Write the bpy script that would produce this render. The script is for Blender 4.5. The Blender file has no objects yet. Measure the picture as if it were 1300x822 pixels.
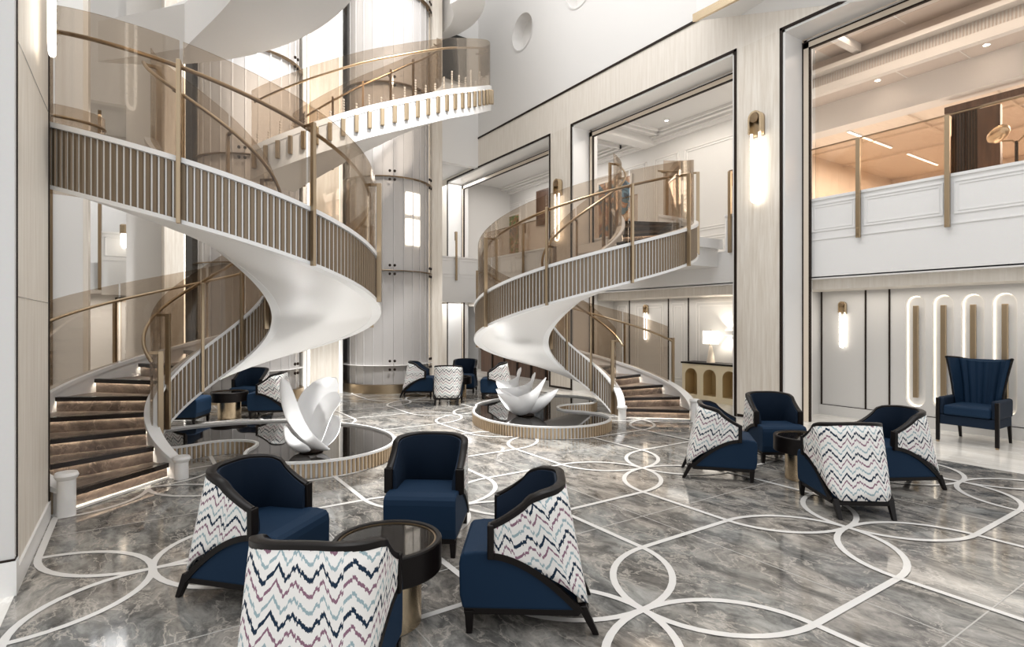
import bpy, bmesh, math, random
from mathutils import Vector, Matrix
random.seed(7)
sc = bpy.context.scene
COL = sc.collection
PI = math.pi
sin, cos = math.sin, math.cos

# ------------------------------------------------------------------ materials
def nmat(name):
    m = bpy.data.materials.new(name); m.use_nodes = True
    nt = m.node_tree
    return m, nt, nt.nodes, nt.links, nt.nodes['Principled BSDF']

def plain(name, col, rough=.5, metal=0., spec=.5, bump=0., bscale=60.):
    m, nt, N, L, b = nmat(name)
    b.inputs['Base Color'].default_value = (*col, 1)
    b.inputs['Roughness'].default_value = rough
    b.inputs['Metallic'].default_value = metal
    b.inputs['Specular IOR Level'].default_value = spec
    tc = N.new('ShaderNodeTexCoord'); no = N.new('ShaderNodeTexNoise')
    no.inputs['Scale'].default_value = bscale; no.inputs['Detail'].default_value = 3
    L.new(tc.outputs['Object'], no.inputs['Vector'])
    if bump > 0:
        bp = N.new('ShaderNodeBump'); bp.inputs['Strength'].default_value = bump
        bp.inputs['Distance'].default_value = .004
        L.new(no.outputs['Fac'], bp.inputs['Height']); L.new(bp.outputs['Normal'], b.inputs['Normal'])
    # faint tonal variation of the surface itself
    mx = N.new('ShaderNodeMix'); mx.data_type = 'RGBA'; mx.blend_type = 'MULTIPLY'
    mx.inputs[0].default_value = .06
    mx.inputs[6].default_value = (*col, 1)
    L.new(no.outputs['Color'], mx.inputs[7]); L.new(mx.outputs[2], b.inputs['Base Color'])
    return m

def emit(name, col, s):
    m, nt, N, L, b = nmat(name)
    b.inputs['Base Color'].default_value = (*col, 1)
    b.inputs['Emission Color'].default_value = (*col, 1)
    b.inputs['Emission Strength'].default_value = s
    return m

def glass(name, tint, refl=.12, rough=.02):
    m = bpy.data.materials.new(name); m.use_nodes = True
    nt = m.node_tree; N = nt.nodes; L = nt.links
    N.remove(N['Principled BSDF'])
    out = N['Material Output']
    tr = N.new('ShaderNodeBsdfTransparent'); tr.inputs[0].default_value = (*tint, 1)
    gl = N.new('ShaderNodeBsdfGlossy'); gl.inputs['Roughness'].default_value = rough
    gl.inputs['Color'].default_value = (.9, .88, .85, 1)
    lw = N.new('ShaderNodeLayerWeight'); lw.inputs['Blend'].default_value = .18
    mu = N.new('ShaderNodeMath'); mu.operation = 'MULTIPLY_ADD'
    mu.inputs[1].default_value = .5; mu.inputs[2].default_value = refl * .2
    L.new(lw.outputs['Fresnel'], mu.inputs[0])
    mx = N.new('ShaderNodeMixShader')
    L.new(mu.outputs[0], mx.inputs[0]); L.new(tr.outputs[0], mx.inputs[1]); L.new(gl.outputs[0], mx.inputs[2])
    L.new(mx.outputs[0], out.inputs['Surface'])
    return m

def marble(name, dark, mid, blue, cream, rough=.08, scale=1.0, stretch=(1.0, .28)):
    m, nt, N, L, b = nmat(name)
    tc = N.new('ShaderNodeTexCoord')
    mp = N.new('ShaderNodeMapping'); mp.inputs['Rotation'].default_value = (0, 0, 1.12)
    mp.inputs['Scale'].default_value = (stretch[0] * scale, stretch[1] * scale, scale)
    L.new(tc.outputs['Object'], mp.inputs['Vector'])
    n0 = N.new('ShaderNodeTexNoise'); n0.inputs['Scale'].default_value = 1.1; n0.inputs['Detail'].default_value = 4
    L.new(mp.outputs[0], n0.inputs['Vector'])
    ad = N.new('ShaderNodeVectorMath'); ad.operation = 'MULTIPLY_ADD'
    ad.inputs[1].default_value = (.9, .9, .9)
    L.new(n0.outputs['Color'], ad.inputs[0]); L.new(mp.outputs[0], ad.inputs[2])
    n1 = N.new('ShaderNodeTexNoise'); n1.inputs['Scale'].default_value = 2.6; n1.inputs['Detail'].default_value = 9; n1.inputs['Roughness'].default_value = .72
    L.new(ad.outputs[0], n1.inputs['Vector'])
    cr = N.new('ShaderNodeValToRGB'); e = cr.color_ramp.elements
    e[0].position = .33; e[0].color = (*dark, 1); e[1].position = .68; e[1].color = (*cream, 1)
    k = e.new(.46); k.color = (*mid, 1)
    k = e.new(.55); k.color = (*[(a + c) / 2 for a, c in zip(mid, cream)], 1)
    L.new(n1.outputs['Fac'], cr.inputs[0])
    n2 = N.new('ShaderNodeTexNoise'); n2.inputs['Scale'].default_value = .8; n2.inputs['Detail'].default_value = 5
    L.new(ad.outputs[0], n2.inputs['Vector'])
    r2 = N.new('ShaderNodeMapRange'); r2.inputs[1].default_value = .42; r2.inputs[2].default_value = .62
    L.new(n2.outputs['Fac'], r2.inputs[0])
    mx = N.new('ShaderNodeMix'); mx.data_type = 'RGBA'; mx.blend_type = 'MIX'
    mu = N.new('ShaderNodeMath'); mu.operation = 'MULTIPLY'; mu.inputs[1].default_value = .55
    L.new(r2.outputs[0], mu.inputs[0]); L.new(mu.outputs[0], mx.inputs[0])
    L.new(cr.outputs[0], mx.inputs[6]); 
    mb = N.new('ShaderNodeMix'); mb.data_type = 'RGBA'; mb.blend_type = 'MULTIPLY'; mb.inputs[0].default_value = 1
    L.new(cr.outputs[0], mb.inputs[6]); mb.inputs[7].default_value = (*blue, 1)
    L.new(mb.outputs[2], mx.inputs[7])
    # thin veins
    vo = N.new('ShaderNodeTexNoise'); vo.inputs['Scale'].default_value = 1.9; vo.inputs['Detail'].default_value = 7; vo.inputs['Roughness'].default_value = .6
    L.new(ad.outputs[0], vo.inputs['Vector'])
    s1 = N.new('ShaderNodeMath'); s1.operation = 'SUBTRACT'; s1.inputs[1].default_value = .5
    a1 = N.new('ShaderNodeMath'); a1.operation = 'ABSOLUTE'
    r1 = N.new('ShaderNodeMapRange'); r1.inputs[1].default_value = 0; r1.inputs[2].default_value = .018; r1.inputs[3].default_value = .75; r1.inputs[4].default_value = 0
    L.new(vo.outputs['Fac'], s1.inputs[0]); L.new(s1.outputs[0], a1.inputs[0]); L.new(a1.outputs[0], r1.inputs[0])
    mv = N.new('ShaderNodeMix'); mv.data_type = 'RGBA'
    L.new(r1.outputs[0], mv.inputs[0]); L.new(mx.outputs[2], mv.inputs[6]); mv.inputs[7].default_value = (*[min(1, c * 1.15) for c in cream], 1)
    L.new(mv.outputs[2], b.inputs['Base Color'])
    b.inputs['Roughness'].default_value = rough
    b.inputs['Specular IOR Level'].default_value = .55
    return m

def travertine(name, c1, c2):
    m, nt, N, L, b = nmat(name)
    tc = N.new('ShaderNodeTexCoord')
    mp = N.new('ShaderNodeMapping'); mp.inputs['Scale'].default_value = (9, 9, .55)
    L.new(tc.outputs['Object'], mp.inputs['Vector'])
    n1 = N.new('ShaderNodeTexNoise'); n1.inputs['Scale'].default_value = 2.2; n1.inputs['Detail'].default_value = 7; n1.inputs['Roughness'].default_value = .65
    L.new(mp.outputs[0], n1.inputs['Vector'])
    cr = N.new('ShaderNodeValToRGB'); e = cr.color_ramp.elements
    e[0].position = .3; e[0].color = (*c1, 1); e[1].position = .66; e[1].color = (*c2, 1)
    L.new(n1.outputs['Fac'], cr.inputs[0]); L.new(cr.outputs[0], b.inputs['Base Color'])
    b.inputs['Roughness'].default_value = .45
    return m

def wood(name, c1, c2, rough=.35, vert=True, freq=3.0):
    m, nt, N, L, b = nmat(name)
    tc = N.new('ShaderNodeTexCoord')
    mp = N.new('ShaderNodeMapping')
    mp.inputs['Scale'].default_value = (6, 6, .5) if vert else (1.2, 9, 9)
    L.new(tc.outputs['Object'], mp.inputs['Vector'])
    n1 = N.new('ShaderNodeTexNoise'); n1.inputs['Scale'].default_value = freq; n1.inputs['Detail'].default_value = 6
    L.new(mp.outputs[0], n1.inputs['Vector'])
    cr = N.new('ShaderNodeValToRGB'); e = cr.color_ramp.elements
    e[0].position = .32; e[0].color = (*c1, 1); e[1].position = .68; e[1].color = (*c2, 1)
    L.new(n1.outputs['Fac'], cr.inputs[0]); L.new(cr.outputs[0], b.inputs['Base Color'])
    b.inputs['Roughness'].default_value = rough
    return m

def zigzag(name):
    """off-white cloth woven with navy, blue-grey and mauve jagged zigzag rows; uses the cloth's own UV (metres)"""
    m, nt, N, L, b = nmat(name)
    uv = N.new('ShaderNodeUVMap'); uv.uv_map = 'cloth'
    sp = N.new('ShaderNodeSeparateXYZ'); L.new(uv.outputs[0], sp.inputs[0])
    def mth(op, a, bb=None, c=None):
        n = N.new('ShaderNodeMath'); n.operation = op
        for i, v in enumerate((a, bb, c)):
            if v is None: continue
            if isinstance(v, (int, float)): n.inputs[i].default_value = v
            else: L.new(v, n.inputs[i])
        return n.outputs[0]
    u, v = sp.outputs[0], sp.outputs[1]
    uw = mth('ADD', u, mth('MULTIPLY', mth('SINE', mth('MULTIPLY', u, 23.0)), .014))
    z1 = mth('PINGPONG', uw, .060)                       # 0...052
    z2 = mth('PINGPONG', mth('ADD', u, .031), .083)
    st = mth('SNAP', u, .0055)
    no = N.new('ShaderNodeTexNoise'); no.noise_dimensions = '1D'; no.inputs['Scale'].default_value = 70; no.inputs['Detail'].default_value = 2
    L.new(st, no.inputs['W'])
    jag = mth('MULTIPLY', mth('SUBTRACT', no.outputs['Fac'], .5), .042)
    off = mth('ADD', mth('ADD', mth('MULTIPLY', z1, 1.12), mth('MULTIPLY', z2, .22)), jag)
    y = mth('ADD', v, off)
    row = mth('DIVIDE', y, .0565)
    fr = mth('FRACT', row)
    idx = mth('MODULO', mth('FLOOR', row), 3)
    d = mth('ABSOLUTE', mth('SUBTRACT', fr, .5))
    n2 = N.new('ShaderNodeTexNoise'); n2.inputs['Scale'].default_value = 190; L.new(uv.outputs[0], n2.inputs['Vector'])
    dd = mth('ADD', d, mth('MULTIPLY', mth('SUBTRACT', n2.outputs['Fac'], .5), .10))
    w = mth('ADD', mth('MULTIPLY', mth('LESS_THAN', idx, .5), .04), .130)
    msk = N.new('ShaderNodeMath'); msk.operation = 'LESS_THAN'; L.new(dd, msk.inputs[0]); L.new(w, msk.inputs[1])
    def mixc(f, a, c):
        n = N.new('ShaderNodeMix'); n.data_type = 'RGBA'; L.new(f, n.inputs[0])
        for i, q in ((6, a), (7, c)):
            if isinstance(q, tuple): n.inputs[i].default_value = (*q, 1)
            else: L.new(q, n.inputs[i])
        return n.outputs[2]
    col = mixc(mth('GREATER_THAN', idx, .5), (.012, .028, .055), (.30, .40, .43))
    col = mixc(mth('GREATER_THAN', idx, 1.5), col, (.24, .13, .18))
    fin = mixc(msk.outputs[0], (.80, .78, .75), col)
    L.new(fin, b.inputs['Base Color'])
    b.inputs['Roughness'].default_value = .85
    b.inputs['Specular IOR Level'].default_value = .2
    return m

def art(name, cols, scale):
    m, nt, N, L, b = nmat(name)
    tc = N.new('ShaderNodeTexCoord'); n1 = N.new('ShaderNodeTexNoise')
    n1.inputs['Scale'].default_value = scale; n1.inputs['Detail'].default_value = 3; n1.inputs['Distortion'].default_value = 1.5
    L.new(tc.outputs['Object'], n1.inputs['Vector'])
    cr = N.new('ShaderNodeValToRGB'); cr.color_ramp.interpolation = 'CONSTANT'
    e = cr.color_ramp.elements
    e[0].position = 0; e[0].color = (*cols[0], 1); e[1].position = .42; e[1].color = (*cols[1], 1)
    for i, c in enumerate(cols[2:]):
        k = e.new(.5 + i * .08); k.color = (*c, 1)
    L.new(n1.outputs['Fac'], cr.inputs[0]); L.new(cr.outputs[0], b.inputs['Base Color'])
    b.inputs['Roughness'].default_value = .4
    return m

M = {}
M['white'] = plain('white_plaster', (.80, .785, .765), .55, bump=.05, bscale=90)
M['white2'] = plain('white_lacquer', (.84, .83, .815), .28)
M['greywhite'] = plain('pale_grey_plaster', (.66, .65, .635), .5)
M['soffit'] = plain('soffit_white', (.80, .78, .755), .42)
M['cream'] = plain('cream_lacquer', (.80, .70, .58), .4)
M['trav'] = travertine('travertine', (.66, .59, .50), (.84, .79, .715))
M['travp'] = travertine('travertine_pale', (.74, .68, .60), (.84, .79, .72))
M['floor'] = marble('floor_marble', (.055, .052, .048), (.160, .147, .132), (.80, .94, 1.05), (.42, .385, .34), .075, 2.1, (1.0, .58))
M['floorcream'] = marble('floor_cream_marble', (.62, .585, .54), (.76, .73, .68), (1, .98, .95), (.88, .86, .82), .10)
M['inlay'] = plain('floor_inlay_white', (.74, .72, .69), .14)
M['grout'] = plain('floor_joint', (.50, .48, .45), .2)
M['brass'] = plain('brass', (.43, .335, .225), .34, 1.0)
M['brassd'] = plain('dark_brass', (.30, .22, .14), .34, 1.0)
M['brassl'] = plain('pale_brass', (.72, .58, .40), .26, 1.0)
M['flute'] = plain('bronze_flute', (.225, .170, .115), .42, .6)
M['flutel'] = plain('light_bronze_flute', (.56, .43, .29), .42, .6)
M['bronze'] = plain('dark_bronze_line', (.020, .012, .008), .5, 0, .2)
M['glassb'] = glass('bronze_glass', (.825, .778, .725), .10)
M['glasss'] = glass('bronze_glass_balustrade', (.90, .84, .785), .08)
M['glassc'] = glass('clear_glass', (.90, .90, .90), .06)
M['glasse'] = glass('elevator_glass', (.93, .92, .92), .10, .10)
M['mirror'] = plain('black_mirror', (.018, .014, .011), .03, .0, 1.0)
M['tread'] = marble('stair_brown_marble', (.045, .033, .026), (.115, .085, .066), (1, .97, .95), (.24, .185, .145), .34, 1.4)
M['nosing'] = plain('dark_nosing', (.022, .016, .013), .2)
M['navy'] = plain('navy_fabric', (.004, .013, .030), .75, 0, .25, bump=.15, bscale=400)
M['navy2'] = plain('blue_fabric', (.0036, .021, .052), .72, 0, .25, bump=.12, bscale=400)
M['darkwood'] = plain('dark_lacquered_wood', (.006, .0042, .0038), .38, 0, .22)
M['zig'] = zigzag('zigzag_cloth')
M['gold'] = plain('gold_lining', (.56, .41, .20), .45)
M['sandst'] = plain('pale_sandstone', (.82, .72, .52), .5)
M['sculpt'] = plain('white_sculpture', (.86, .855, .85), .38)
M['warmwood'] = wood('warm_wood', (.74, .64, .53), (.82, .72, .60), .4)
M['warmceil'] = wood('warm_ceiling', (.80, .70, .59), (.88, .79, .68), .5, False)
M['brownwood'] = wood('dark_brown_wood', (.060, .032, .020), (.14, .078, .050), .3)
M['taupe'] = plain('taupe_ceiling', (.62, .55, .50), .5)
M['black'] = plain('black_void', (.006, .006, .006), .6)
M['shade'] = emit('lamp_shade_linen', (1.0, .93, .82), 1.6)
M['led'] = emit('led_warm', (1.0, .88, .70), 1.6)
M['ledw'] = emit('led_white', (1.0, .93, .82), 3.2)
M['ledstep'] = emit('led_step', (1.0, .90, .76), 24.0)
M['down'] = emit('downlight_lens', (1.0, .95, .88), 12.0)
M['ledsoft'] = emit('led_soft_edge', (1.0, .95, .86), 1.3)
M['cabin'] = emit('lift_cabin_light', (1.0, .93, .82), 1.3)
M['crystal'] = plain('crystal_bead', (.90, .89, .87), .1, 0, 1.0)
M['art1'] = art('abstract_art_green', [(.03, .02, .015), (.35, .18, .08), (.12, .22, .06), (.55, .40, .25)], 2.2)
M['art2'] = art('abstract_art_blue', [(.02, .05, .09), (.10, .20, .28), (.40, .22, .12), (.65, .55, .42)], 1.6)
M['art3'] = art('abstract_art_slate', [(.02, .025, .03), (.06, .08, .10), (.15, .17, .19)], 2.5)

# ------------------------------------------------------------------ mesh helpers
class MB:
    def __init__(s): s.v = []; s.f = []; s.uv = None
    def add(s, vs, fs):
        o = len(s.v); s.v += [tuple(p) for p in vs]; s.f += [tuple(i + o for i in f) for f in fs]; return s
    def box(s, x0, x1, y0, y1, z0, z1):
        return s.add([(x0, y0, z0), (x1, y0, z0), (x1, y1, z0), (x0, y1, z0), (x0, y0, z1), (x1, y0, z1), (x1, y1, z1), (x0, y1, z1)],
                     [(3, 2, 1, 0), (4, 5, 6, 7), (0, 1, 5, 4), (1, 2, 6, 5), (2, 3, 7, 6), (3, 0, 4, 7)])
    def hexa(s, b, t):
        return s.add(list(b) + list(t), [(3, 2, 1, 0), (4, 5, 6, 7), (0, 1, 5, 4), (1, 2, 6, 5), (2, 3, 7, 6), (3, 0, 4, 7)])
    def prism(s, poly, z0, z1, axis='z'):
        n = len(poly)
        def P(a, b, c): return (a, b, c) if axis == 'z' else ((c, a, b) if axis == 'x' else (a, c, b))
        vs = [P(a, b, z0) for a, b in poly] + [P(a, b, z1) for a, b in poly]
        return s.add(vs, [tuple(range(n - 1, -1, -1)), tuple(range(n, 2 * n))] + [(i, (i + 1) % n, n + (i + 1) % n, n + i) for i in range(n)])
    def rings(s, rs, closed_ring=True, cap=True, loop=False):
        n = len(rs[0]); o = []
        vs = [p for r in rs for p in r]; fs = []
        R = len(rs)
        for i in range(R if loop else R - 1):
            for j in range(n if closed_ring else n - 1):
                a = i * n + j; b = i * n + (j + 1) % n; i2 = (i + 1) % R
                fs.append((a, b, i2 * n + (j + 1) % n, i2 * n + j))
        if cap and closed_ring and not loop:
            fs.append(tuple(range(n - 1, -1, -1))); fs.append(tuple((R - 1) * n + j for j in range(n)))
        return s.add(vs, fs)
    def lathe(s, prof, c=(0, 0, 0), n=32, a0=0, a1=2 * PI):
        full = abs(a1 - a0 - 2 * PI) < 1e-6
        k = n if full else n + 1
        rs = [[(c[0] + r * cos(a0 + (a1 - a0) * j / n), c[1] + r * sin(a0 + (a1 - a0) * j / n), c[2] + z) for j in range(k)] for r, z in prof]
        return s.rings(rs, full, full and prof[0][0] > 1e-6)
    def tube(s, path, r, n=8, loop=False):
        rs = []; m = len(path); path = [Vector(p) for p in path]
        up = None
        for i, p in enumerate(path):
            if loop: t = path[(i + 1) % m] - path[i - 1]
            else: t = path[min(i + 1, m - 1)] - path[max(i - 1, 0)]
            t.normalize()
            if up is None: up = Vector((0, 0, 1)) if abs(t.z) < .9 else Vector((1, 0, 0))
            a = t.cross(up)
            if a.length < 1e-5: a = t.cross(Vector((1, 0, 0)))
            a.normalize(); b2 = a.cross(t); up = b2
            rs.append([tuple(p + a * r * cos(2 * PI * j / n) + b2 * r * sin(2 * PI * j / n)) for j in range(n)])
        return s.rings(rs, True, True, loop)
    def sweep(s, path, prof, side):
        """prof points (a,b): a along side(i) vector, b along z"""
        rs = []
        for i, p in enumerate(path):
            sd = side[i]
            rs.append([(p[0] + sd[0] * a, p[1] + sd[1] * a, p[2] + b) for a, b in prof])
        return s.rings(rs)
    def sphere(s, c, r, n=8, m=6, sz=1.):
        prof = [(max(1e-4, r * sin(PI * i / m)), -r * sz * cos(PI * i / m)) for i in range(m + 1)]
        return s.lathe(prof, c, n)
    def build(s, name, mat, parent=None, smooth=False, bevel=0, seg=2, sharp=None, loc=None):
        me = bpy.data.meshes.new(name); me.from_pydata(s.v, [], s.f); me.update()
        bm = bmesh.new(); bm.from_mesh(me); bmesh.ops.recalc_face_normals(bm, faces=bm.faces); bm.to_mesh(me); bm.free()
        me.materials.append(M[mat] if isinstance(mat, str) else mat)
        o = bpy.data.objects.new(name, me); COL.objects.link(o)
        if smooth:
            for p in me.polygons: p.use_smooth = True
            if sharp is not None:
                me.set_sharp_from_angle(angle=math.radians(sharp))
        if bevel:
            b = o.modifiers.new('bevel', 'BEVEL'); b.width = bevel; b.segments = seg; b.limit_method = 'ANGLE'; b.angle_limit = math.radians(40)
        if parent is not None: o.parent = parent
        if loc is not None: o.location = loc
        return o

def tag(o, label, cat, group=None):
    o['label'] = label; o['category'] = cat
    if group: o['group'] = group
    return o
def thing(name, label, cat, loc=(0, 0, 0), rz=0, group=None):
    o = bpy.data.objects.new(name, None); COL.objects.link(o); o.empty_display_size = .1
    o.location = loc; o.rotation_euler = (0, 0, rz)
    return tag(o, label, cat, group)
def struct(o): o['kind'] = 'structure'; return o
def copy_tree(o, parent=None):
    c = o.copy(); COL.objects.link(c)
    if parent is not None: c.parent = parent
    for ch in list(o.children): copy_tree(ch, c)
    return c
def hole_panel(mb, y0, y1, z0, z1, loop, X):
    """flat wall cell in the plane X with an opening along loop (list of (y,z), counter-clockwise)"""
    cy = (y0 + y1) / 2; cz = (z0 + z1) / 2
    out = []
    for (y, z) in loop:
        dy, dz = y - cy, z - cz
        k = min((( y1 - cy) / abs(dy)) if abs(dy) > 1e-9 else 1e9, ((z1 - cz) / abs(dz)) if abs(dz) > 1e-9 else 1e9)
        out.append((cy + dy * k, cz + dz * k))
    n = len(loop)
    vs = [(X, y, z) for y, z in loop] + [(X, y, z) for y, z in out]
    fs = [(i, (i + 1) % n, n + (i + 1) % n, n + i) for i in range(n)]
    mb.add(vs, fs)
    # the four corners
    cs = [(y0, z0), (y1, z0), (y1, z1), (y0, z1)]
    for c in cs:
        best = None
        for i in range(n):
            a, b = out[i], out[(i + 1) % n]
            onv = lambda p: (abs(p[0] - c[0]) < 1e-6)
            onh = lambda p: (abs(p[1] - c[1]) < 1e-6)
            if (onv(a) and onh(b) and not (onv(b))) or (onh(a) and onv(b) and not (onv(a))):
                best = (a, b)
        if best: mb.add([(X, *best[0]), (X, *c), (X, *best[1])], [(0, 1, 2)])

# ------------------------------------------------------------------ camera
F = 714.2; TH = .587
cam = bpy.data.cameras.new('camera'); cam.sensor_width = 36; cam.lens = 36 * F / 1300
cam.shift_y = -2 / 1300
co = bpy.data.objects.new('camera', cam); COL.objects.link(co)
co.location = (0, 0, 1.6); co.rotation_euler = (PI / 2, 0, -TH)
cam.clip_start = .05; cam.clip_end = 200
sc.camera = co

XW = 8.44; XI = 9.0; XM = 3.48; YC = 7.19

# ------------------------------------------------------------------ floor
fl = MB().box(-6, 18, -3, 19, -.12, 0); struct(fl.build('floor', 'floor'))
b = MB().box(7.75, 18, -3, 19, 0, .002); struct(b.build('floor', 'floorcream'))
b = MB().box(-6, -.60, -3, 19, 0, .002); struct(b.build('floor', 'floorcream'))
GX0, GY0, GX, GY = .08, 2.195, 2.253, 2.13
PX, PY = .64, .61
RC = [0]
def ribbon(mb, pts, w, z0=0.0, z1=.003):
    RC[0] += 1; z1 = .0028 + RC[0] * .000012
    n = len(pts); vs = []
    for i, p in enumerate(pts):
        a = pts[max(i - 1, 0)]; c = pts[min(i + 1, n - 1)]
        dx, dy = c[0] - a[0], c[1] - a[1]; l = math.hypot(dx, dy) or 1
        nx, ny = -dy / l * w / 2, dx / l * w / 2
        vs += [(p[0] + nx, p[1] + ny, z1), (p[0] - nx, p[1] - ny, z1)]
    mb.add(vs, [(2 * i, 2 * i + 1, 2 * i + 3, 2 * i + 2) for i in range(n - 1)])
il = MB()
LW = .043
for i in range(-1, 4):
    for j in range(-2, 6):
        nx, ny = GX0 + i * GX, GY0 + j * GY
        if not (-.2 <= nx <= 7.2): continue
        for sx in (-1, 1):
            for sy in (-1, 1):
                tx, ty = nx + sx * PX, ny + sy * PY
                if tx < -.62: tx = -.58
                px, py = abs(tx - nx), PY
                A = [(nx + sx * (px - px * cos(t)), ny + sy * py * sin(t)) for t in [k * PI / 24 for k in range(13)]]
                B = [(nx + sx * px * sin(t), ny + sy * (py - py * cos(t))) for t in [k * PI / 24 for k in range(13)]]
                ribbon(il, A, LW, z1=.0030); ribbon(il, B, LW, z1=.0034)
                # straight runs to the neighbouring petal tips
                if sx > 0 and i < 3: ribbon(il, [(tx, ty), (nx + GX - PX, ty)], LW, z1=.0038)
                if sy > 0: ribbon(il, [(tx, ty), (tx, ny + GY - PY)], LW, z1=.0042)
struct(il.build('trim_1', 'inlay'))
gr = MB()
for k in range(-2, 8):
    gr.box(GX0 - GX / 2 + k * GX - .004, GX0 - GX / 2 + k * GX + .004, -3, 14, 0, .0012) if GX0 - GX / 2 + k * GX < 7.7 and GX0 - GX/2 + k*GX > -.6 else None
for k in range(-2, 8):
    gr.box(-.6, 7.75, GY0 + GY * .5 + k * GY - .004, GY0 + GY * .5 + k * GY + .004, 0, .0014)
struct(gr.build('trim_2', 'grout'))

# ------------------------------------------------------------------ right wall
BAYS = [(.7, 5.03), (5.84, 10.18), (11.0, 16.5)]
b = MB()
for (y0, y1) in ((5.03, 5.84), (10.18, 11.0), (16.5, 17.4)): b.box(XW, XI + .15, y0, y1, 0, 6.21)
struct(b.build('wall_right', 'trav'))
b = MB().box(XW, XI + .15, -.5, 14.5, 6.21, 7.07)
b.box(XW, XI + .15, 14.5, 17.4, 6.21, 6.6)
struct(b.build('wall_right', 'travp'))
# upper white wall with two porthole recesses
b = MB()
def circ(cy, cz, r, n=48): return [(cy + r * cos(2 * PI * k / n), cz + r * sin(2 * PI * k / n)) for k in range(n)]
PORT = [(12.2, 9.26, .46), (9.9, 9.32, .46)]
cells = [(11.3, 13.1, 8.3, 10.2), (9.0, 11.3, 8.3, 10.2)]
for (cy, cz, r), c in zip(PORT, cells): hole_panel(b, *c, circ(cy, cz, r), XW)
def wq(y0, y1, z0, z1): b.add([(XW, y0, z0), (XW, y1, z0), (XW, y1, z1), (XW, y0, z1)], [(0, 1, 2, 3)])
wq(13.1, 14.5, 7.09, 13); wq(11.3, 13.1, 7.09, 8.3); wq(11.3, 13.1, 10.2, 13)
wq(9.0, 11.3, 7.09, 8.3); wq(9.0, 11.3, 10.2, 13); wq(-.5, 9.0, 7.09, 13)
b.box(XW + .6, XW + .7, -.5, 14.5, 7.09, 13)
struct(b.build('wall_right', 'white'))
for k, (cy, cz, r) in enumerate(PORT):
    p = MB(); n = 48
    prof = [(-.012, r + .035), (-.012, r), (.30, r - .01), (.30, .001)]
    rs = [[(XW + d, cy + rr * cos(2 * PI * j / n), cz + rr * sin(2 * PI * j / n)) for j in range(n)] for d, rr in prof]
    p.rings(rs, True, False)
    o = p.build('porthole_niche', 'soffit', smooth=True, sharp=30)
    tag(o, ['round porthole recess in white upper wall, the lower one beside the upper stair', 'round porthole recess in white upper wall, cut by the top of the frame'][k], 'wall niche', 'porthole recesses')
b = MB().box(XW - .02, XW + .02, -.5, 14.5, 7.045, 7.09); struct(b.build('trim_3', 'bronze'))

def frame_strip(b, X0, X1, y0, y1, zt, w, left=True, right=True, z0=0):
    b.box(X0, X1, y0, y1, zt - w, zt)
    b.box(X0, X1, y0, y0 + w, z0, zt); b.box(X0, X1, y1 - w, y1, z0, zt)
bz = MB(); wc = MB(); cr_ = MB()
for (y0, y1) in BAYS:
    frame_strip(bz, XW - .015, XW + .05, y0 - .02, y1 + .02, 6.23, .045)
    # white splayed reveal
    frame_strip(wc, XW + .005, XI - .06, y0 + .025, y1 - .025, 6.185, .035)
    frame_strip(wc, XI - .02, XI + .15, y0 + .06, y1 - .06, 6.15, .05)
    zt = 6.08
    frame_strip(bz, XI - .07, XI - .02, y0 + .06, y1 - .06, zt + .02, .022)
    frame_strip(cr_, XI - .065, XI - .02, y0 + .082, y1 - .082, zt - .002, .085)
    frame_strip(bz, XI - .07, XI - .02, y0 + .167, y1 - .167, zt - .087, .022)
struct(bz.build('trim_4', 'bronze')); struct(wc.build('trim_5', 'white2')); struct(cr_.build('trim_6', 'cream'))
# baseboards of the piers
b = MB()
for (y0, y1) in ((5.03, 5.84), (10.18, 11.0), (16.5, 17.4)): b.box(XW - .006, XW, y0 + .03, y1 - .03, 0, .05)
struct(b.build('baseboard_right', 'bronze'))

# upper floor slab edge and panelled parapets (plane X = 9.0)
def parapet(b, panels, y0, y1, X):
    b.box(X, X + .14, y0, y1, 2.90, 3.56)
    b.box(X - .02, X + .16, y0, y1, 3.53, 3.57)
    b.box(X - .012, X, y0, y1, 2.90, 2.915)
    for (a, c) in panels:
        for (m_, t) in ((.0, .012), (.04, .008)):
            b.box(X - t, X, a + m_, c - m_, 3.03 + m_, 3.045 + m_); b.box(X - t, X, a + m_, c - m_, 3.455 - m_, 3.47 - m_)
            b.box(X - t, X, a + m_, a + m_ + .014, 3.045 + m_, 3.455 - m_); b.box(X - t, X, c - m_ - .014, c - m_, 3.045 + m_, 3.455 - m_)
b = MB()
for (y0, y1) in BAYS: b.box(XI, XI + .2, y0 + .1, y1 - .1, 2.30, 2.90)
b.box(XI + .2, 12.6, .7, 17.3, 2.32, 2.90)
struct(b.build('floor', 'white2'))
b = MB()
PB = [[(.75, 1.85), (1.98, 2.96), (3.08, 4.07), (4.19, 4.85)], [(5.98, 6.42)], [(11.15, 12.2), (12.32, 13.4), (13.52, 14.9)]]
parapet(b, PB[0], .75, 4.93, XI); parapet(b, PB[1], 5.94, 6.45, XI); parapet(b, [(8.75, 10.02)], 8.65, 10.08, XI); parapet(b, PB[2], 11.1, 15.2, XI)
struct(b.build('wall_balcony', 'white2'))
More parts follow.
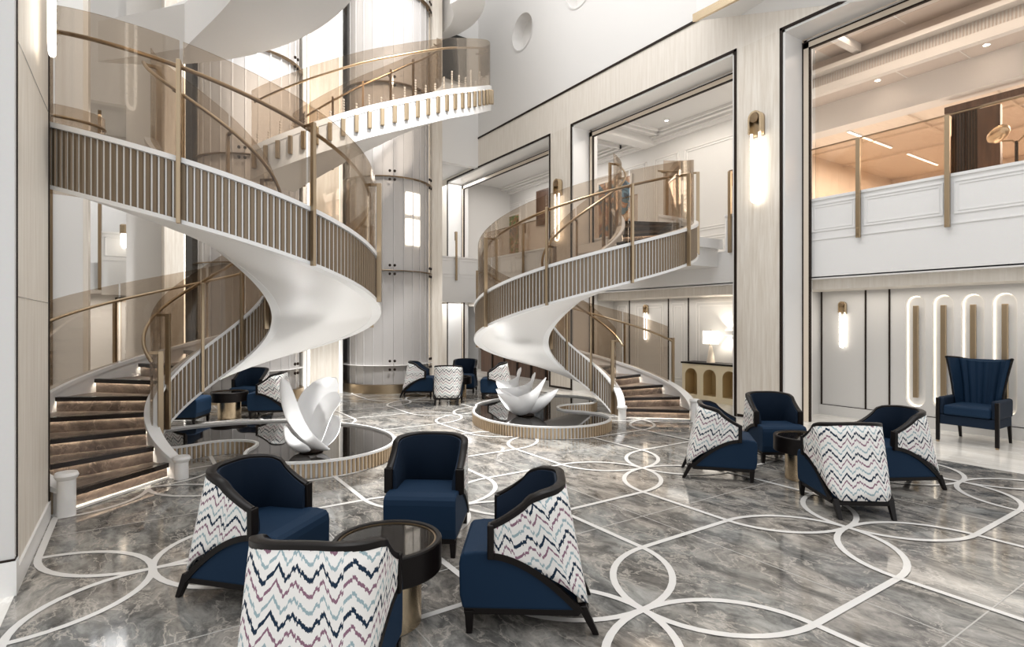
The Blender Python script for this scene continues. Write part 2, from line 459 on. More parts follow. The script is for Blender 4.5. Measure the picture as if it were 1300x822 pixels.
# balcony posts
def balcony_post(x, y, rz, label):
    t = thing('balcony_post', label, 'post', (x, y, 2.86), rz, 'brass balcony posts')
    MB().box(-.022, .022, -.03, .03, 0, 1.48).build('upright', 'brass', t, bevel=.004)
    MB().box(.022, .085, -.022, .022, 1.44, 1.48).build('bracket', 'brassd', t)
    MB().box(.050, .085, -.018, .018, 1.22, 1.44).build('hook', 'brassd', t)
    return t
for (y, lab) in ((4.13, 'brass balcony post in the near right bay, beside its left edge'), (3.02, 'brass balcony post in the near right bay, beside the dark upstairs panels'),
                 (6.32, 'brass balcony post beside the top landing of the right spiral stair'),
                 (11.4, 'brass balcony post of the third bay, beside the pier sconce'), (12.9, 'brass balcony post of the third bay, before the framed painting'), (14.3, 'brass balcony post of the third bay, beside the far corner')):
    balcony_post(XI - .045, y, 0, lab)
# glass balustrades
def balustrade(y0, y1, label):
    t = thing('glass_balustrade', label, 'glass balustrade', (XI + .05, y0, 3.57))
    MB().box(0, .012, 0, y1 - y0, 0, .80).build('glass_panel', 'glasss', t)
    MB().box(-.01, .022, 0, y1 - y0, .80, .815).build('top_rail', 'brassd', t)
balustrade(.75, 4.9, 'bronze glass balustrade on the white parapet of the near right bay')
balustrade(5.95, 6.4, 'short bronze glass balustrade beside the right stair landing')
balustrade(8.68, 10.05, 'bronze glass balustrade of the second bay behind the right stair')
balustrade(11.15, 15.1, 'bronze glass balustrade on the parapet of the third bay')

M['glassp'] = glass('tinted_pane', (.965, .93, .90), .04)
wn = MB().box(XI + .075, XI + .087, .9, 4.83, 3.575, 5.97).build('window_1', 'glassp'); struct(wn)
# upper gallery behind bays two and three: back wall, ceiling with coffers
XB = 11.5; ZC = 6.5
b = MB(); b.box(XB, XB + .15, 6.6, 19, 2.90, ZC + .1)
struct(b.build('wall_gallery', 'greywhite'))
b = MB()
for (a, c) in ((7.1, 9.4), (9.6, 10.4), (10.7, 13.2), (13.5, 14.2), (14.4, 16.4), (16.7, 18.4)):
    for (z0, z1) in ((3.1, 3.7), (3.85, 5.95)):
        for m_ in (0, .06):
            b.box(XB - .018, XB, a + m_, c - m_, z0 + m_, z0 + m_ + .02); b.box(XB - .018, XB, a + m_, c - m_, z1 - m_ - .02, z1 - m_)
            b.box(XB - .018, XB, a + m_, a + m_ + .02, z0 + m_, z1 - m_); b.box(XB - .018, XB, c - m_ - .02, c - m_, z0 + m_, z1 - m_)
for (d, h) in ((.10, .18), (.18, .11), (.26, .05)): b.box(XB - d, XB, 6.6, 19, ZC - h, ZC)
struct(b.build('trim_7', 'white'))
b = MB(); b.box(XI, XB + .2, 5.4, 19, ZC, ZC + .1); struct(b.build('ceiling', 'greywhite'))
b = MB()
for (a, c) in ((5.7, 10.3), (11.0, 18.5)):
    for m_, d in ((.30, .10), (.42, .06)):
        x0, x1 = XI + .2 + m_, XB - .1 - m_ * .8
        b.box(x0, x1, a + m_, a + m_ + .07, ZC - d, ZC); b.box(x0, x1, c - m_ - .07, c - m_, ZC - d, ZC)
        b.box(x0, x0 + .07, a + m_, c - m_, ZC - d, ZC); b.box(x1 - .07, x1, a + m_, c - m_, ZC - d, ZC)
b.box(XI + .2, XB, 10.35, 10.75, ZC - .2, ZC)
struct(b.build('trim_8', 'white'))
def downlight(x, y, z, label):
    t = thing('downlight', label, 'downlight', (x, y, z), 0, 'ceiling downlights')
    MB().lathe([(.055, 0), (.055, -.008), (.040, -.008), (.040, 0)], n=20).build('ring', 'white2', t)
    MB().lathe([(.0001, -.003), (.040, -.003)], n=20).build('lens', 'down', t)
for k, (x, y) in enumerate(((10.55, 7.2), (10.7, 9.3))): downlight(x, y, ZC, ['small downlight in the second bay ceiling, towards its near end', 'small downlight in the second bay ceiling, towards its far end'][k])

# near right bay upstairs: deep warm timber room
b = MB(); b.box(17.0, 17.2, -3, 7.2, 2.3, 6.6); b.box(11.65, 17, 7.0, 7.2, 2.3, 6.6)
struct(b.build('wall_lounge', 'warmwood'))
b = MB(); b.box(12.6, 17.2, -3, 7.2, 2.32, 2.90); struct(b.build('floor', 'brownwood'))
b = MB(); b.box(XI, 10.7, -3, 5.4, ZC, ZC + .1); b.box(10.7, 11.35, -3, 6.6, 5.92, 6.02)
b.box(10.7, 10.72, -3, 6.0, 5.9, ZC); 
struct(b.build('ceiling', 'taupe'))
b = MB(); b.box(11.75, 17.2, -3, 7.2, 5.45, 5.55); struct(b.build('ceiling', 'warmceil'))
b = MB(); b.box(11.35, 11.75, -3, 7.0, 5.40, 5.95); b.box(10.56, 10.695, -3, 6.3, 5.84, 5.985); b.box(10.50, 10.70, -3, 6.3, 6.22, 6.30)
for k in range(4): b.box(XI + .2, 10.6, 4.9 - k * .02 , 4.96, ZC - .05 - .03 * k, ZC)
for k in range(6): b.box(XI + .3, 10.5, -.4 + k * .9, -.385 + k * .9, ZC - .006, ZC)
for k in range(6): b.box(10.74, 11.34, -.1 + k * .9, -.085 + k * .9, 5.912, 5.92)
struct(b.build('trim_9', 'white'))
b = MB()
for k in range(172): b.box(10.690, 10.70, -1.5 + k * .045, -1.5 + k * .045 + .022, 5.98, 6.22)
struct(b.build('trim_10', 'greywhite'))
b = MB(); b.box(11.75, 17, 3.3, 3.34, 5.41, 5.45); b.box(11.75, 17, 4.6, 4.64, 5.41, 5.45); b.box(12.9, 12.94, -2, 7, 5.41, 5.45); b.box(14.4, 14.44, -2, 7, 5.41, 5.45); b.box(12.6,17,6.96,7.0,4.3,4.34); b.box(12.6,17,6.96,7.0,3.6,3.64)
struct(b.build('trim_11', 'warmwood'))
for k, (x0, x1) in enumerate(((11.9, 13.8), (14.6, 16.25))):
    t = thing('light_strip', ['white linear ceiling light upstairs in the timber lounge, the longer nearer one', 'white linear ceiling light upstairs in the timber lounge, lower and farther one'][k], 'linear light', (x0, 5.68, 5.44), 0, 'linear lounge lights')
    MB().box(0, x1 - x0, -.03, .03, -.012, .01).build('housing', 'white2', t)
    MB().box(.01, x1 - x0 - .01, -.02, .02, -.018, -.012).build('diffuser', 'ledw', t)
for k, (x, y) in enumerate(((9.9, 3.95), (11.0, 4.75), (11.0, 3.2))):
    downlight(x, y, (ZC, 5.92, 5.92)[k], ['small downlight high in the near right bay ceiling above the grille', 'small downlight below the grille near the bay\'s left edge', 'small downlight below the grille above the dark panels'][k])
pt = thing('timber_screen', 'dark brown upstairs screen of tall panels beside the brass lamp', 'screen', (11.5, 3.45, 2.9))
b = MB().box(0, .08, -.02, .40, 0, 2.25); b.build('panel', 'brownwood', pt)
b = MB().box(0, .10, -.28, -.02, 0, 2.2); b.build('panel', 'brownwood', pt)
b = MB()
for k in range(9): b.box(-.02, 0, .02 + k * .04, .04 + k * .04, 0, 2.2)
b.build('slat_face', 'bronze', pt)
b = MB().box(-.03, .12, -1.6, .46, 2.25, 2.36); b.build('head_rail', 'brownwood', pt)
lp = thing('brass_lamp', 'brass upstairs lamp with tilted oval head above the near parapet', 'lamp', (10.3, 2.66, 2.9))
MB().lathe([(.14, 0), (.14, .02), (.03, .03)], n=20).build('base', 'brassd', lp)
MB().tube([(0, 0, .03), (0, 0, .75), (0, .0, 1.25)], .02).build('stem', 'bronze', lp)
MB().tube([(0, 0, 1.22), (0, .05, 1.27), (0, .16, 1.29)], .012).build('arm', 'brass', lp)
o = MB().sphere((0, 0, 0), .15, 16, 12, .55); ob = o.build('head', 'brassl', lp, smooth=True); ob.location = (0, .20, 1.40); ob.rotation_euler = (-.7, .3, 0)
MB().tube([(0, 0, 1.22), (0, -.06, 1.28), (0, -.12, 1.33)], .012).build('arm', 'brass', lp)

# ground floor recess behind right wall
b = MB(); XR = 9.9
b.box(XR + .12, XR + .25, .5, 17, 0, 2.32)
def stadium(cy, z0, z1, r, n=12):
    return [(cy + r * cos(t), z1 - r + r * sin(t)) for t in [PI * k / n for k in range(n + 1)]] + [(cy - r * cos(t), z0 + r - r * sin(t)) for t in [PI * k / n for k in range(n + 1)]]
NY = [3.75 - .355 * k for k in range(6)]
lo = .30; hi = 2.0
for cy in NY: hole_panel(b, cy - .1775, cy + .1775, .17, 2.2, stadium(cy, lo, hi, .135), XR)
def xq(y0, y1, z0, z1, X=XR): b.add([(X, y0, z0), (X, y1, z0), (X, y1, z1), (X, y0, z1)], [(0, 1, 2, 3)])
xq(.5, NY[-1] - .1775, .17, 2.2); xq(NY[0] + .1775, 17, .17, 2.2); xq(.5, 17, 2.2, 2.32)
b.box(XI + .15, XR + .2, 5.2, 5.7, 0, 2.32); b.box(XI + .15, XR + .2, 10.3, 10.9, 0, 2.32)
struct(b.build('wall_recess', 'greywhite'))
b = MB(); b.box(XR - .02, XR, .5, 5.2, 0, .17); b.box(XR - .02, XR, 5.7, 17, 0, .17); struct(b.build('baseboard_right', 'greywhite'))
b = MB(); b.box(XI + .16, XR, .7, 17, 2.12, 2.285); struct(b.build('trim_12', 'travp'))
b = MB(); b.box(XI, XR + .2, .5, 17, 2.28, 2.32); struct(b.build('ceiling', 'white'))
b = MB()
for y in (5.16, 4.45, 4.10, 8.55, 9.75, 8.0, 6.05): b.box(XR - .014, XR, y - .012, y + .012, .17, 2.12)
b.box(XR - .012, XR, .5, 5.16, .165, .18)
struct(b.build('trim_13', 'bronze'))
b = MB()
for (a, c) in ((8.05, 8.5), (6.2, 7.85), (8.65, 9.6), (9.8, 10.2)):
    for m_ in (.05, .12):
        b.box(XR - .012, XR, a + m_, c - m_, .25 + m_, .265 + m_); b.box(XR - .012, XR, a + m_, c - m_, 2.05 - m_, 2.065 - m_)
        b.box(XR - .012, XR, a + m_, a + m_ + .015, .25 + m_, 2.06 - m_); b.box(XR - .012, XR, c - m_ - .015, c - m_, .25 + m_, 2.06 - m_)
struct(b.build('trim_14', 'white'))
ordw = ['first', 'second', 'third', 'fourth', 'fifth', 'sixth']
for k, cy in enumerate(NY):
    t = thing('wall_niche', 'lit stadium-shaped wall niche with brass bar, ' + ordw[k] + ' from the wall sconce', 'wall niche', (XR, cy, 0), 0, 'lit wall niches')
    lp_ = stadium(0, lo, hi, .135); n = len(lp_)
    lp2 = stadium(0, lo + .012, hi - .012, .123)
    q = MB(); q.add([(0, y, z) for y, z in lp_] + [(.10, y, z) for y, z in lp_], [(i, (i + 1) % n, n + (i + 1) % n, n + i) for i in range(n)])
    q.add([(.10, y, z) for y, z in lp_], [tuple(range(n))]); q.build('recess', 'white2', t)
    q = MB(); q.add([(.085, y, z) for y, z in lp_] + [(.085, y, z) for y, z in lp2], [(i, (i + 1) % n, n + (i + 1) % n, n + i) for i in range(n)])
    q.build('light_edge', 'led', t)
    MB().box(.005, .05, -.034, .034, lo + .14, hi - .15).build('brass_bar', 'brass', t, bevel=.006)
    for zz in (lo + .3, hi - .35): MB().box(.05, .10, -.012, .012, zz, zz + .024).build('bar_bracket', 'brassd', t)

# wall sconces
def sconce(loc, rz, s, label, strong=1):
    t = thing('wall_sconce', label, 'wall sconce', loc, rz, 'brass and light loop wall sconces')   # faces local -X
    w = .115 * s; h = .74 * s
    q = MB(); q.prism([(w * cos(a), h - w + w * sin(a)) for a in [PI * k / 16 for k in range(17)]] + [(-w, h - .40 * s), (w, h - .40 * s)], -.03, 0, 'x'); q.build('back_plate', 'brass', t)
    q = MB(); arc = [(w * cos(a), h - w + w * sin(a)) for a in [PI * k / 16 for k in range(17)]]; ar2 = [((w - .03 * s) * cos(a), h - w + (w - .03 * s) * sin(a)) for a in [PI * k / 16 for k in range(17)]]
    poly = [(w, h - .36 * s)] + arc + [(-w, h - .36 * s), (-w + .03 * s, h - .36 * s)] + ar2[::-1] + [(w - .03 * s, h - .36 * s)]
    q.prism(poly, -.12 * s, -.03, 'x'); q.build('hood', 'brassl', t)
    q = MB(); q.lathe([(.001, 0), (.078 * s, 0), (.078 * s, .03), (.001, .035)], n=24); o = q.build('disc', 'brassd', t, smooth=True, sharp=30); o.rotation_euler = (0, -PI / 2, 0); o.location = (-.10 * s, 0, h - w)
    q = MB(); a_ = w * .62
    top = h - .36 * s; bot = -h + a_
    path = [(-.08 * s, a_, top)] + [(-.08 * s, a_ * cos(t_), bot + a_ * sin(t_)) for t_ in [-PI * k / 14 for k in range(15)]] + [(-.08 * s, -a_, top)]
    q.tube(path, .019 * s, 10); q.build('light_loop', 'ledw', t, smooth=True)
    m_ = 13 if s > .8 else 5; base = None
    for k in range(m_):
        zz = bot + (top - bot) * (k + .5) / m_
        for sy in (-1, 1):
            if base is None: base = MB().box(-.102 * s, -.097 * s, -.02 * s, .02 * s, -.0035, .0035).build('tick_ring', 'brassd', t); o = base
            else: o = base.copy(); COL.objects.link(o)
            o.location = (0, sy * a_, zz)
    return t
sconce((XW, 5.42, 4.29), 0, 1, 'large brass sconce with glowing loop on the travertine pier between near bays')
sconce((XW, 10.62, 4.29), 0, 1, 'brass sconce with glowing loop on far travertine pier behind right stair')
sconce((XR, 4.80, 1.56), 0, .52, 'small glowing sconce on ground floor wall panel beside the lit niches')
sconce((XR, 9.20, 1.60), 0, .55, 'small glowing sconce on wall panel behind right stair glass')

# console with lamp
cs = thing('console_table', 'travertine console with arched openings and black top beside right stair', 'console', (XR - .42, 6.0, 0))
q = MB()
ar = [6.25, 6.70, 7.15, 7.60]
n = 14
for y in ar:
    lp_ = [(y - 6.0 + .15 * cos(t), .50 + .15 * sin(t)) for t in [PI * k / n for k in range(n + 1)]] + [(y - 6.0 - .15, .12), (y - 6.0 + .15, .12)]
    lp_ = [(a, c) for a, c in lp_]
    hole_panel(q, y - 6.0 - .225, y - 6.0 + .225, .0, .74, lp_, 0)
    m_ = len(lp_); q2 = MB(); q2.add([(0, a, c) for a, c in lp_] + [(.28, a, c) for a, c in lp_], [(i, (i + 1) % m_, m_ + (i + 1) % m_, m_ + i) for i in range(m_)])
    q2.add([(.28, a, c) for a, c in lp_], [tuple(range(m_))]); q2.build('arch_lining', 'gold', cs)
q.box(.30, .40, .025, 1.825, 0, .74); q.add([(0, .025, 0), (.4, .025, 0), (.4, .025, .74), (0, .025, .74)], [(0, 1, 2, 3)]); q.add([(0, 1.825, 0), (.4, 1.825, 0), (.4, 1.825, .74), (0, 1.825, .74)], [(0, 1, 2, 3)])
q.build('body', 'sandst', cs)
MB().box(-.02, .415, 0, 1.85, .74, .775).build('top', 'darkwood', cs, bevel=.004)
tl = thing('table_lamp', 'white drum shade lamp with conical wooden base on arched console', 'table lamp', (XR - .22, 7.27, .776))
MB().lathe([(.085, 0), (.082, .01), (.03, .33), (.025, .34)], n=20).build('base', 'warmwood', tl, smooth=True, sharp=40)
MB().tube([(0, 0, .33), (0, .04, .37), (0, .02, .42)], .010).build('neck', 'brassd', tl)
MB().lathe([(.155, .38), (.155, .64)], (0, 0, 0), 28).build('lamp_shade', 'shade', tl, smooth=True)
MB().tube([(0, 0, .40), (0, 0, .67)], .006).build('finial', 'brassd', tl)
ws = thing('wall_washer', 'pale half-moon wall light glowing up and down above the console lamp', 'wall light', (XR, 6.98, 1.38))
MB().prism([(-.09, -.05), (.09, -.05), (.09, .05), (-.09, .05)], -.05, 0, 'x').build('housing', 'white2', ws)
MB().box(-.045, -.01, -.08, .08, .050, .054).build('lens', 'ledw', ws); MB().box(-.045, -.01, -.08, .08, -.054, -.05).build('lens', 'ledw', ws)

# framed pictures
def picture(X, y0, y1, z0, z1, matn, label, frame='white2'):
    t = thing('framed_picture', label, 'picture', (X, (y0 + y1) / 2, z0))
    w = (y1 - y0) / 2; h = z1 - z0
    q = MB(); f = .06
    q.box(-.04, 0, -w, w, 0, f); q.box(-.04, 0, -w, w, h - f, h); q.box(-.04, 0, -w, -w + f, f, h - f); q.box(-.04, 0, w - f, w, f, h - f)
    q.build('frame', frame, t); MB().box(-.025, -.002, -w + f, w - f, f, h - f).build('canvas', matn, t)
picture(XB - .02, 16.7, 18.3, 3.8, 5.55, 'art1', 'green and brown abstract picture in white frame in the third bay')
picture(XB - .02, 14.7, 15.7, 4.9, 6.1, 'brownwood', 'plain dark brown panel hung high on third bay wall', 'brownwood')
picture(XB - .02, 11.2, 12.6, 3.75, 5.75, 'art2', 'large blue abstract picture in white frame behind right stair glass')

# ------------------------------------------------------------------ ledge above the near right pier
b = MB()
b.hexa([(8.0, 6.30, 6.78), (XW - .002, 5.75, 6.76), (XW - .002, 3.2, 5.87), (8.0, 3.2, 6.70)], [(8.0, 6.30, 7.5), (XW - .002, 5.75, 7.5), (XW - .002, 3.2, 7.5), (8.0, 3.2, 7.5)])
struct(b.build('ceiling', 'white2'))
b = MB(); b.hexa([(7.95, 6.34, 6.765), (8.0, 6.30, 6.765), (8.0, 3.2, 6.685), (7.95, 3.2, 6.685)], [(7.95, 6.34, 6.90), (8.0, 6.30, 6.90), (8.0, 3.2, 6.82), (7.95, 3.2, 6.82)])
struct(b.build('trim_15', 'brassl'))

# ------------------------------------------------------------------ left pier and left wall
b = MB(); b.box(-.90, -.605, 4.42, 5.9, .14, 13); struct(b.build('wall_left', 'trav'))
b = MB(); b.box(-2.4, -.601, 4.36, 4.43, .20, 13); struct(b.build('wall_left', 'greywhite'))
b = MB(); b.box(-2.4, -.59, 4.34, 4.43, 0, .20); b.box(-.9, -.59, 4.43, 5.91, 0, .14); struct(b.build('baseboard_left', 'white2'))
b = MB(); b.box(-.612, -.596, 4.41, 4.44, .2, 13); b.box(-.612, -.596, 5.885, 5.91, .14, 13); b.box(-2.4, -.597, 4.352, 4.432, .20, .212); struct(b.build('trim_16', 'bronze'))
b = MB()
for z in (1.75, 3.3, 4.9): b.box(-.606, -.602, 4.44, 5.89, z, z + .006)
struct(b.build('trim_17', 'grout'))
b = MB(); b.box(-2.6, -2.45, 4.4, 17, 0, 13); struct(b.build('wall_left', 'white'))
sconce((-.60, 5.26, 4.29), PI, 1, 'white glowing loop sconce on the foreground left pier, cut by the frame top')

# ------------------------------------------------------------------ back of the hall
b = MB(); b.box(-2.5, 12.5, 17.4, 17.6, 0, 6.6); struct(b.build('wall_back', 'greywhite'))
b = MB(); b.box(-2.5, -.2, 14.5, 14.7, 6.2, 13); b.box(6.1, XW, 14.5, 14.7, 6.2, 13); b.box(-.2, 6.1, 14.1, 14.3, 0, 13)
struct(b.build('wall_back', 'white'))
b = MB()
for (x0, x1) in ((3.10, 3.72), (5.93, 6.25), (.42, .74)): b.box(x0, x1, 12.5, 14.1, 0, 13)
struct(b.build('wall_back', 'trav'))
b = MB()
for x in (3.06, 3.72, 5.89, .74): b.box(x, x + .025, 12.55, 12.6, 0.1, 12.9)
struct(b.build('trim_18', 'ledsoft'))
b = MB()
for (x0, x1) in ((2.98, 3.06), (3.755, 3.84), (5.80, 5.89)): b.box(x0, x1, 12.65, 14.1, 0, 13)
struct(b.build('wall_back', 'white2'))
# rear balconies
b = MB()
for (x0, x1) in ((6.3, XI), (-.66, .42)):
    b.box(x0, x1, 15.2, 15.35, 2.20, 3.57); b.box(x0, x1, 15.18, 15.37, 3.54, 3.585); b.box(x0, x1, 15.188, 15.2, 2.95, 2.97)
    m_ = 3 if x1 > 2 else 1
    for k in range(m_):
        a = x0 + (x1 - x0) * k / m_ + .06; c = x0 + (x1 - x0) * (k + 1) / m_ - .06
        b.box(a, c, 15.185, 15.2, 3.05, 3.065); b.box(a, c, 15.185, 15.2, 3.45, 3.465); b.box(a, a + .015, 15.185, 15.2, 3.05, 3.465); b.box(c - .015, c, 15.185, 15.2, 3.05, 3.465)
b.box(6.1, XI, 15.35, 17.4, 2.3, 2.9); b.box(-2.5, .42, 15.35, 17.4, 2.3, 2.9)
struct(b.build('wall_balcony', 'white2'))
for x, lab in ((7.42, 'brass post on far balcony beside the lift column'), (8.05, 'brass post on far balcony towards the third bay')):
    t = balcony_post(x, 15.15, PI / 2, lab)
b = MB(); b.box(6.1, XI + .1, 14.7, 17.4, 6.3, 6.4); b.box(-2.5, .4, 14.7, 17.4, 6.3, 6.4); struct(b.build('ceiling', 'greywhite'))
# left white pilasters seen past the pier
b = MB(); b.box(-1.30, -.86, 13.3, 13.9, 0, 13); struct(b.build('wall_left', 'white2'))
b = MB(); b.box(-.86, -.78, 13.32, 13.9, 0, 13); struct(b.build('wall_left', 'travp'))
b = MB(); b.box(-1.40, -1.30, 13.25, 13.9, 0, 13); struct(b.build('trim_19', 'brassd'))
b = MB(); b.box(-.72, -.66, 15.1, 15.4, 2.3, 6.2); struct(b.build('trim_20', 'brassd'))
# doors on the ground floor rear
def door(x0, x1, y, name, z1=2.05):
    o = MB().box(x0, x1, y - .05, y, 0, z1).build(name, 'white2'); struct(o)
    q = MB(); q.box(x0 - .09, x0, y - .07, y, 0, z1 + .09); q.box(x1, x1 + .09, y - .07, y, 0, z1 + .09); q.box(x0, x1, y - .07, y, z1, z1 + .09)
    q.build('door_frame', 'cream', o)
    q = MB(); q.box(x0 - .125, x0 - .09, y - .075, y, 0, z1 + .12); q.box(x1 + .09, x1 + .125, y - .075, y, 0, z1 + .12); q.box(x0-.09, x1+.09, y - .075, y, z1 + .09, z1 + .12)
    q.build('door_edge', 'bronze', o)
    q = MB(); xm = (x0 + x1) / 2
    for (a, c) in ((x0 + .08, xm - .05), (xm + .05, x1 - .08)):
        for (p0, p1) in ((.15, .8), (.9, z1 - .12)):
            q.box(a, c, y - .062, y - .05, p0, p0 + .02); q.box(a, c, y - .062, y - .05, p1 - .02, p1); q.box(a, a + .02, y - .062, y - .05, p0, p1); q.box(c - .02, c, y - .062, y - .05, p0, p1)
    q.build('door_moulding', 'greywhite', o)
    q = MB(); q.box(xm - .03, xm - .015, y - .09, y - .05, .9, 1.2); q.build('door_handle', 'brass', o)
door(-.35, .55, 17.38, 'door_1', 2.1)
door(8.55, 9.5, 17.38, 'door_2', 2.1)
b = MB(); b.box(.9, 1.6, 17.2, 17.4, 0, 2.3); b.box(7.3, 7.95, 17.2, 17.4, 0, 2.3); struct(b.build('wall_back', 'brownwood'))
# dark bar in the third bay
br = thing('display_cabinet', 'dark brown timber cabinet wall beneath the right stair soffit', 'cabinet', (9.3, 12.2, 0))
MB().box(0, .5, 0, 3.6, 0, 2.1).build('body', 'brownwood', br)
q = MB()
for k in range(5): q.box(-.03, 0, .05 + k * .7, .12 + k * .7, 0, 2.1)
q.box(-.03, 0, 0, 3.6, .7, .78); q.build('frame', 'bronze', br)
for k in range(2): MB().box(-.012, 0, .2 + 2.1 * k, .7 + 2.1 * k, .95, 1.75).build('glass_door', 'art3', br)
# chandelier cluster behind the left stair
ch = thing('crystal_chandelier', 'small glowing brass and crystal chandelier under the left stair soffit', 'chandelier', (-.25, 15.0, 2.95))
for k in range(6):
    x = (k % 3) * .22; y = -.1 - .12 * (k // 3); h = .78 + .12 * k % .3
    MB().lathe([(.06, .42), (.075, .40), (.075, .24), (.06, .22)], (x, y, h - .5 + .12 * (k % 3)), 14).build('cap', 'brass', ch)
    q = MB().lathe([(.06, .22), (.062, .05), (.03, -.02), (.001, -.03)], (x, y, h - .5 + .12 * (k % 3)), 14); q.build('light', 'ledw', ch, smooth=True)
MB().tube([(.22, -.16, .9), (.22, -.16, 3.2)], .015).build('stem', 'brassd', ch)

# ------------------------------------------------------------------ lift shafts
def lift(cx, cy, label, win):
    t = thing('lift_shaft', label, 'lift shaft', (cx, cy, 0), 0, 'glass lift shafts')
    R = 1.05
    MB().lathe([(R, .12), (R, 12.9)], n=72).build('glass_tube', 'glasse', t, smooth=True)
    MB().lathe([(R - .02, 0), (R + .02, 0), (R + .02, .20), (R - .02, .20)], n=72).build('brass_base', 'brass', t, smooth=True, sharp=30)
    q = MB().lathe([(.95, .1), (.95, 12.9)], n=72, a0=-3.3, a1=.15)
    q.build('shaft_wall', 'white', t, smooth=True)
    q = MB()
    for k in range(13):
        a = -3.0 + k * .24
        q.box(.965 * cos(a) - .012, .965 * cos(a) + .012, .965 * sin(a) - .012, .965 * sin(a) + .012, .1, 12.9)
    q.build('mullions', 'white2', t)
    for z in (.62, 2.75, 4.85, 6.95, 9.05):
        MB().lathe([(R + .004, z), (R + .005, z + .005), (R + .004, z + .010)], n=72).build('ring_joint', 'brassd' if z > 1 else 'white2', t, smooth=True)
        for a in (-1.85, -.75):
            for da in (-.05, .05):
                for dz in (-.09, .10):
                    q = MB().lathe([(.001, .03), (.03, .026), (.03, 0)], n=12)
                    o = q.build('bolt', 'bronze', t); an = a + da
                    o.location = ((R + .002) * cos(an), (R + .002) * sin(an), z + dz + .01)
                    o.rotation_euler = (0, PI / 2, an)
    if win:
        q = MB()
        for (z0, z1) in ((3.35, 3.95), (4.05, 4.55)):
            q.lathe([(.975, z0), (.975, z1)], n=10, a0=-1.52, a1=-1.1)
        q.build('cabin_window', 'cabin', t)
lift(1.96, 12.9, 'cylindrical glass lift shaft behind the left stair, left of the travertine column', False)
lift(5.0, 12.9, 'cylindrical glass lift shaft in the middle, with the lit cabin window', True)

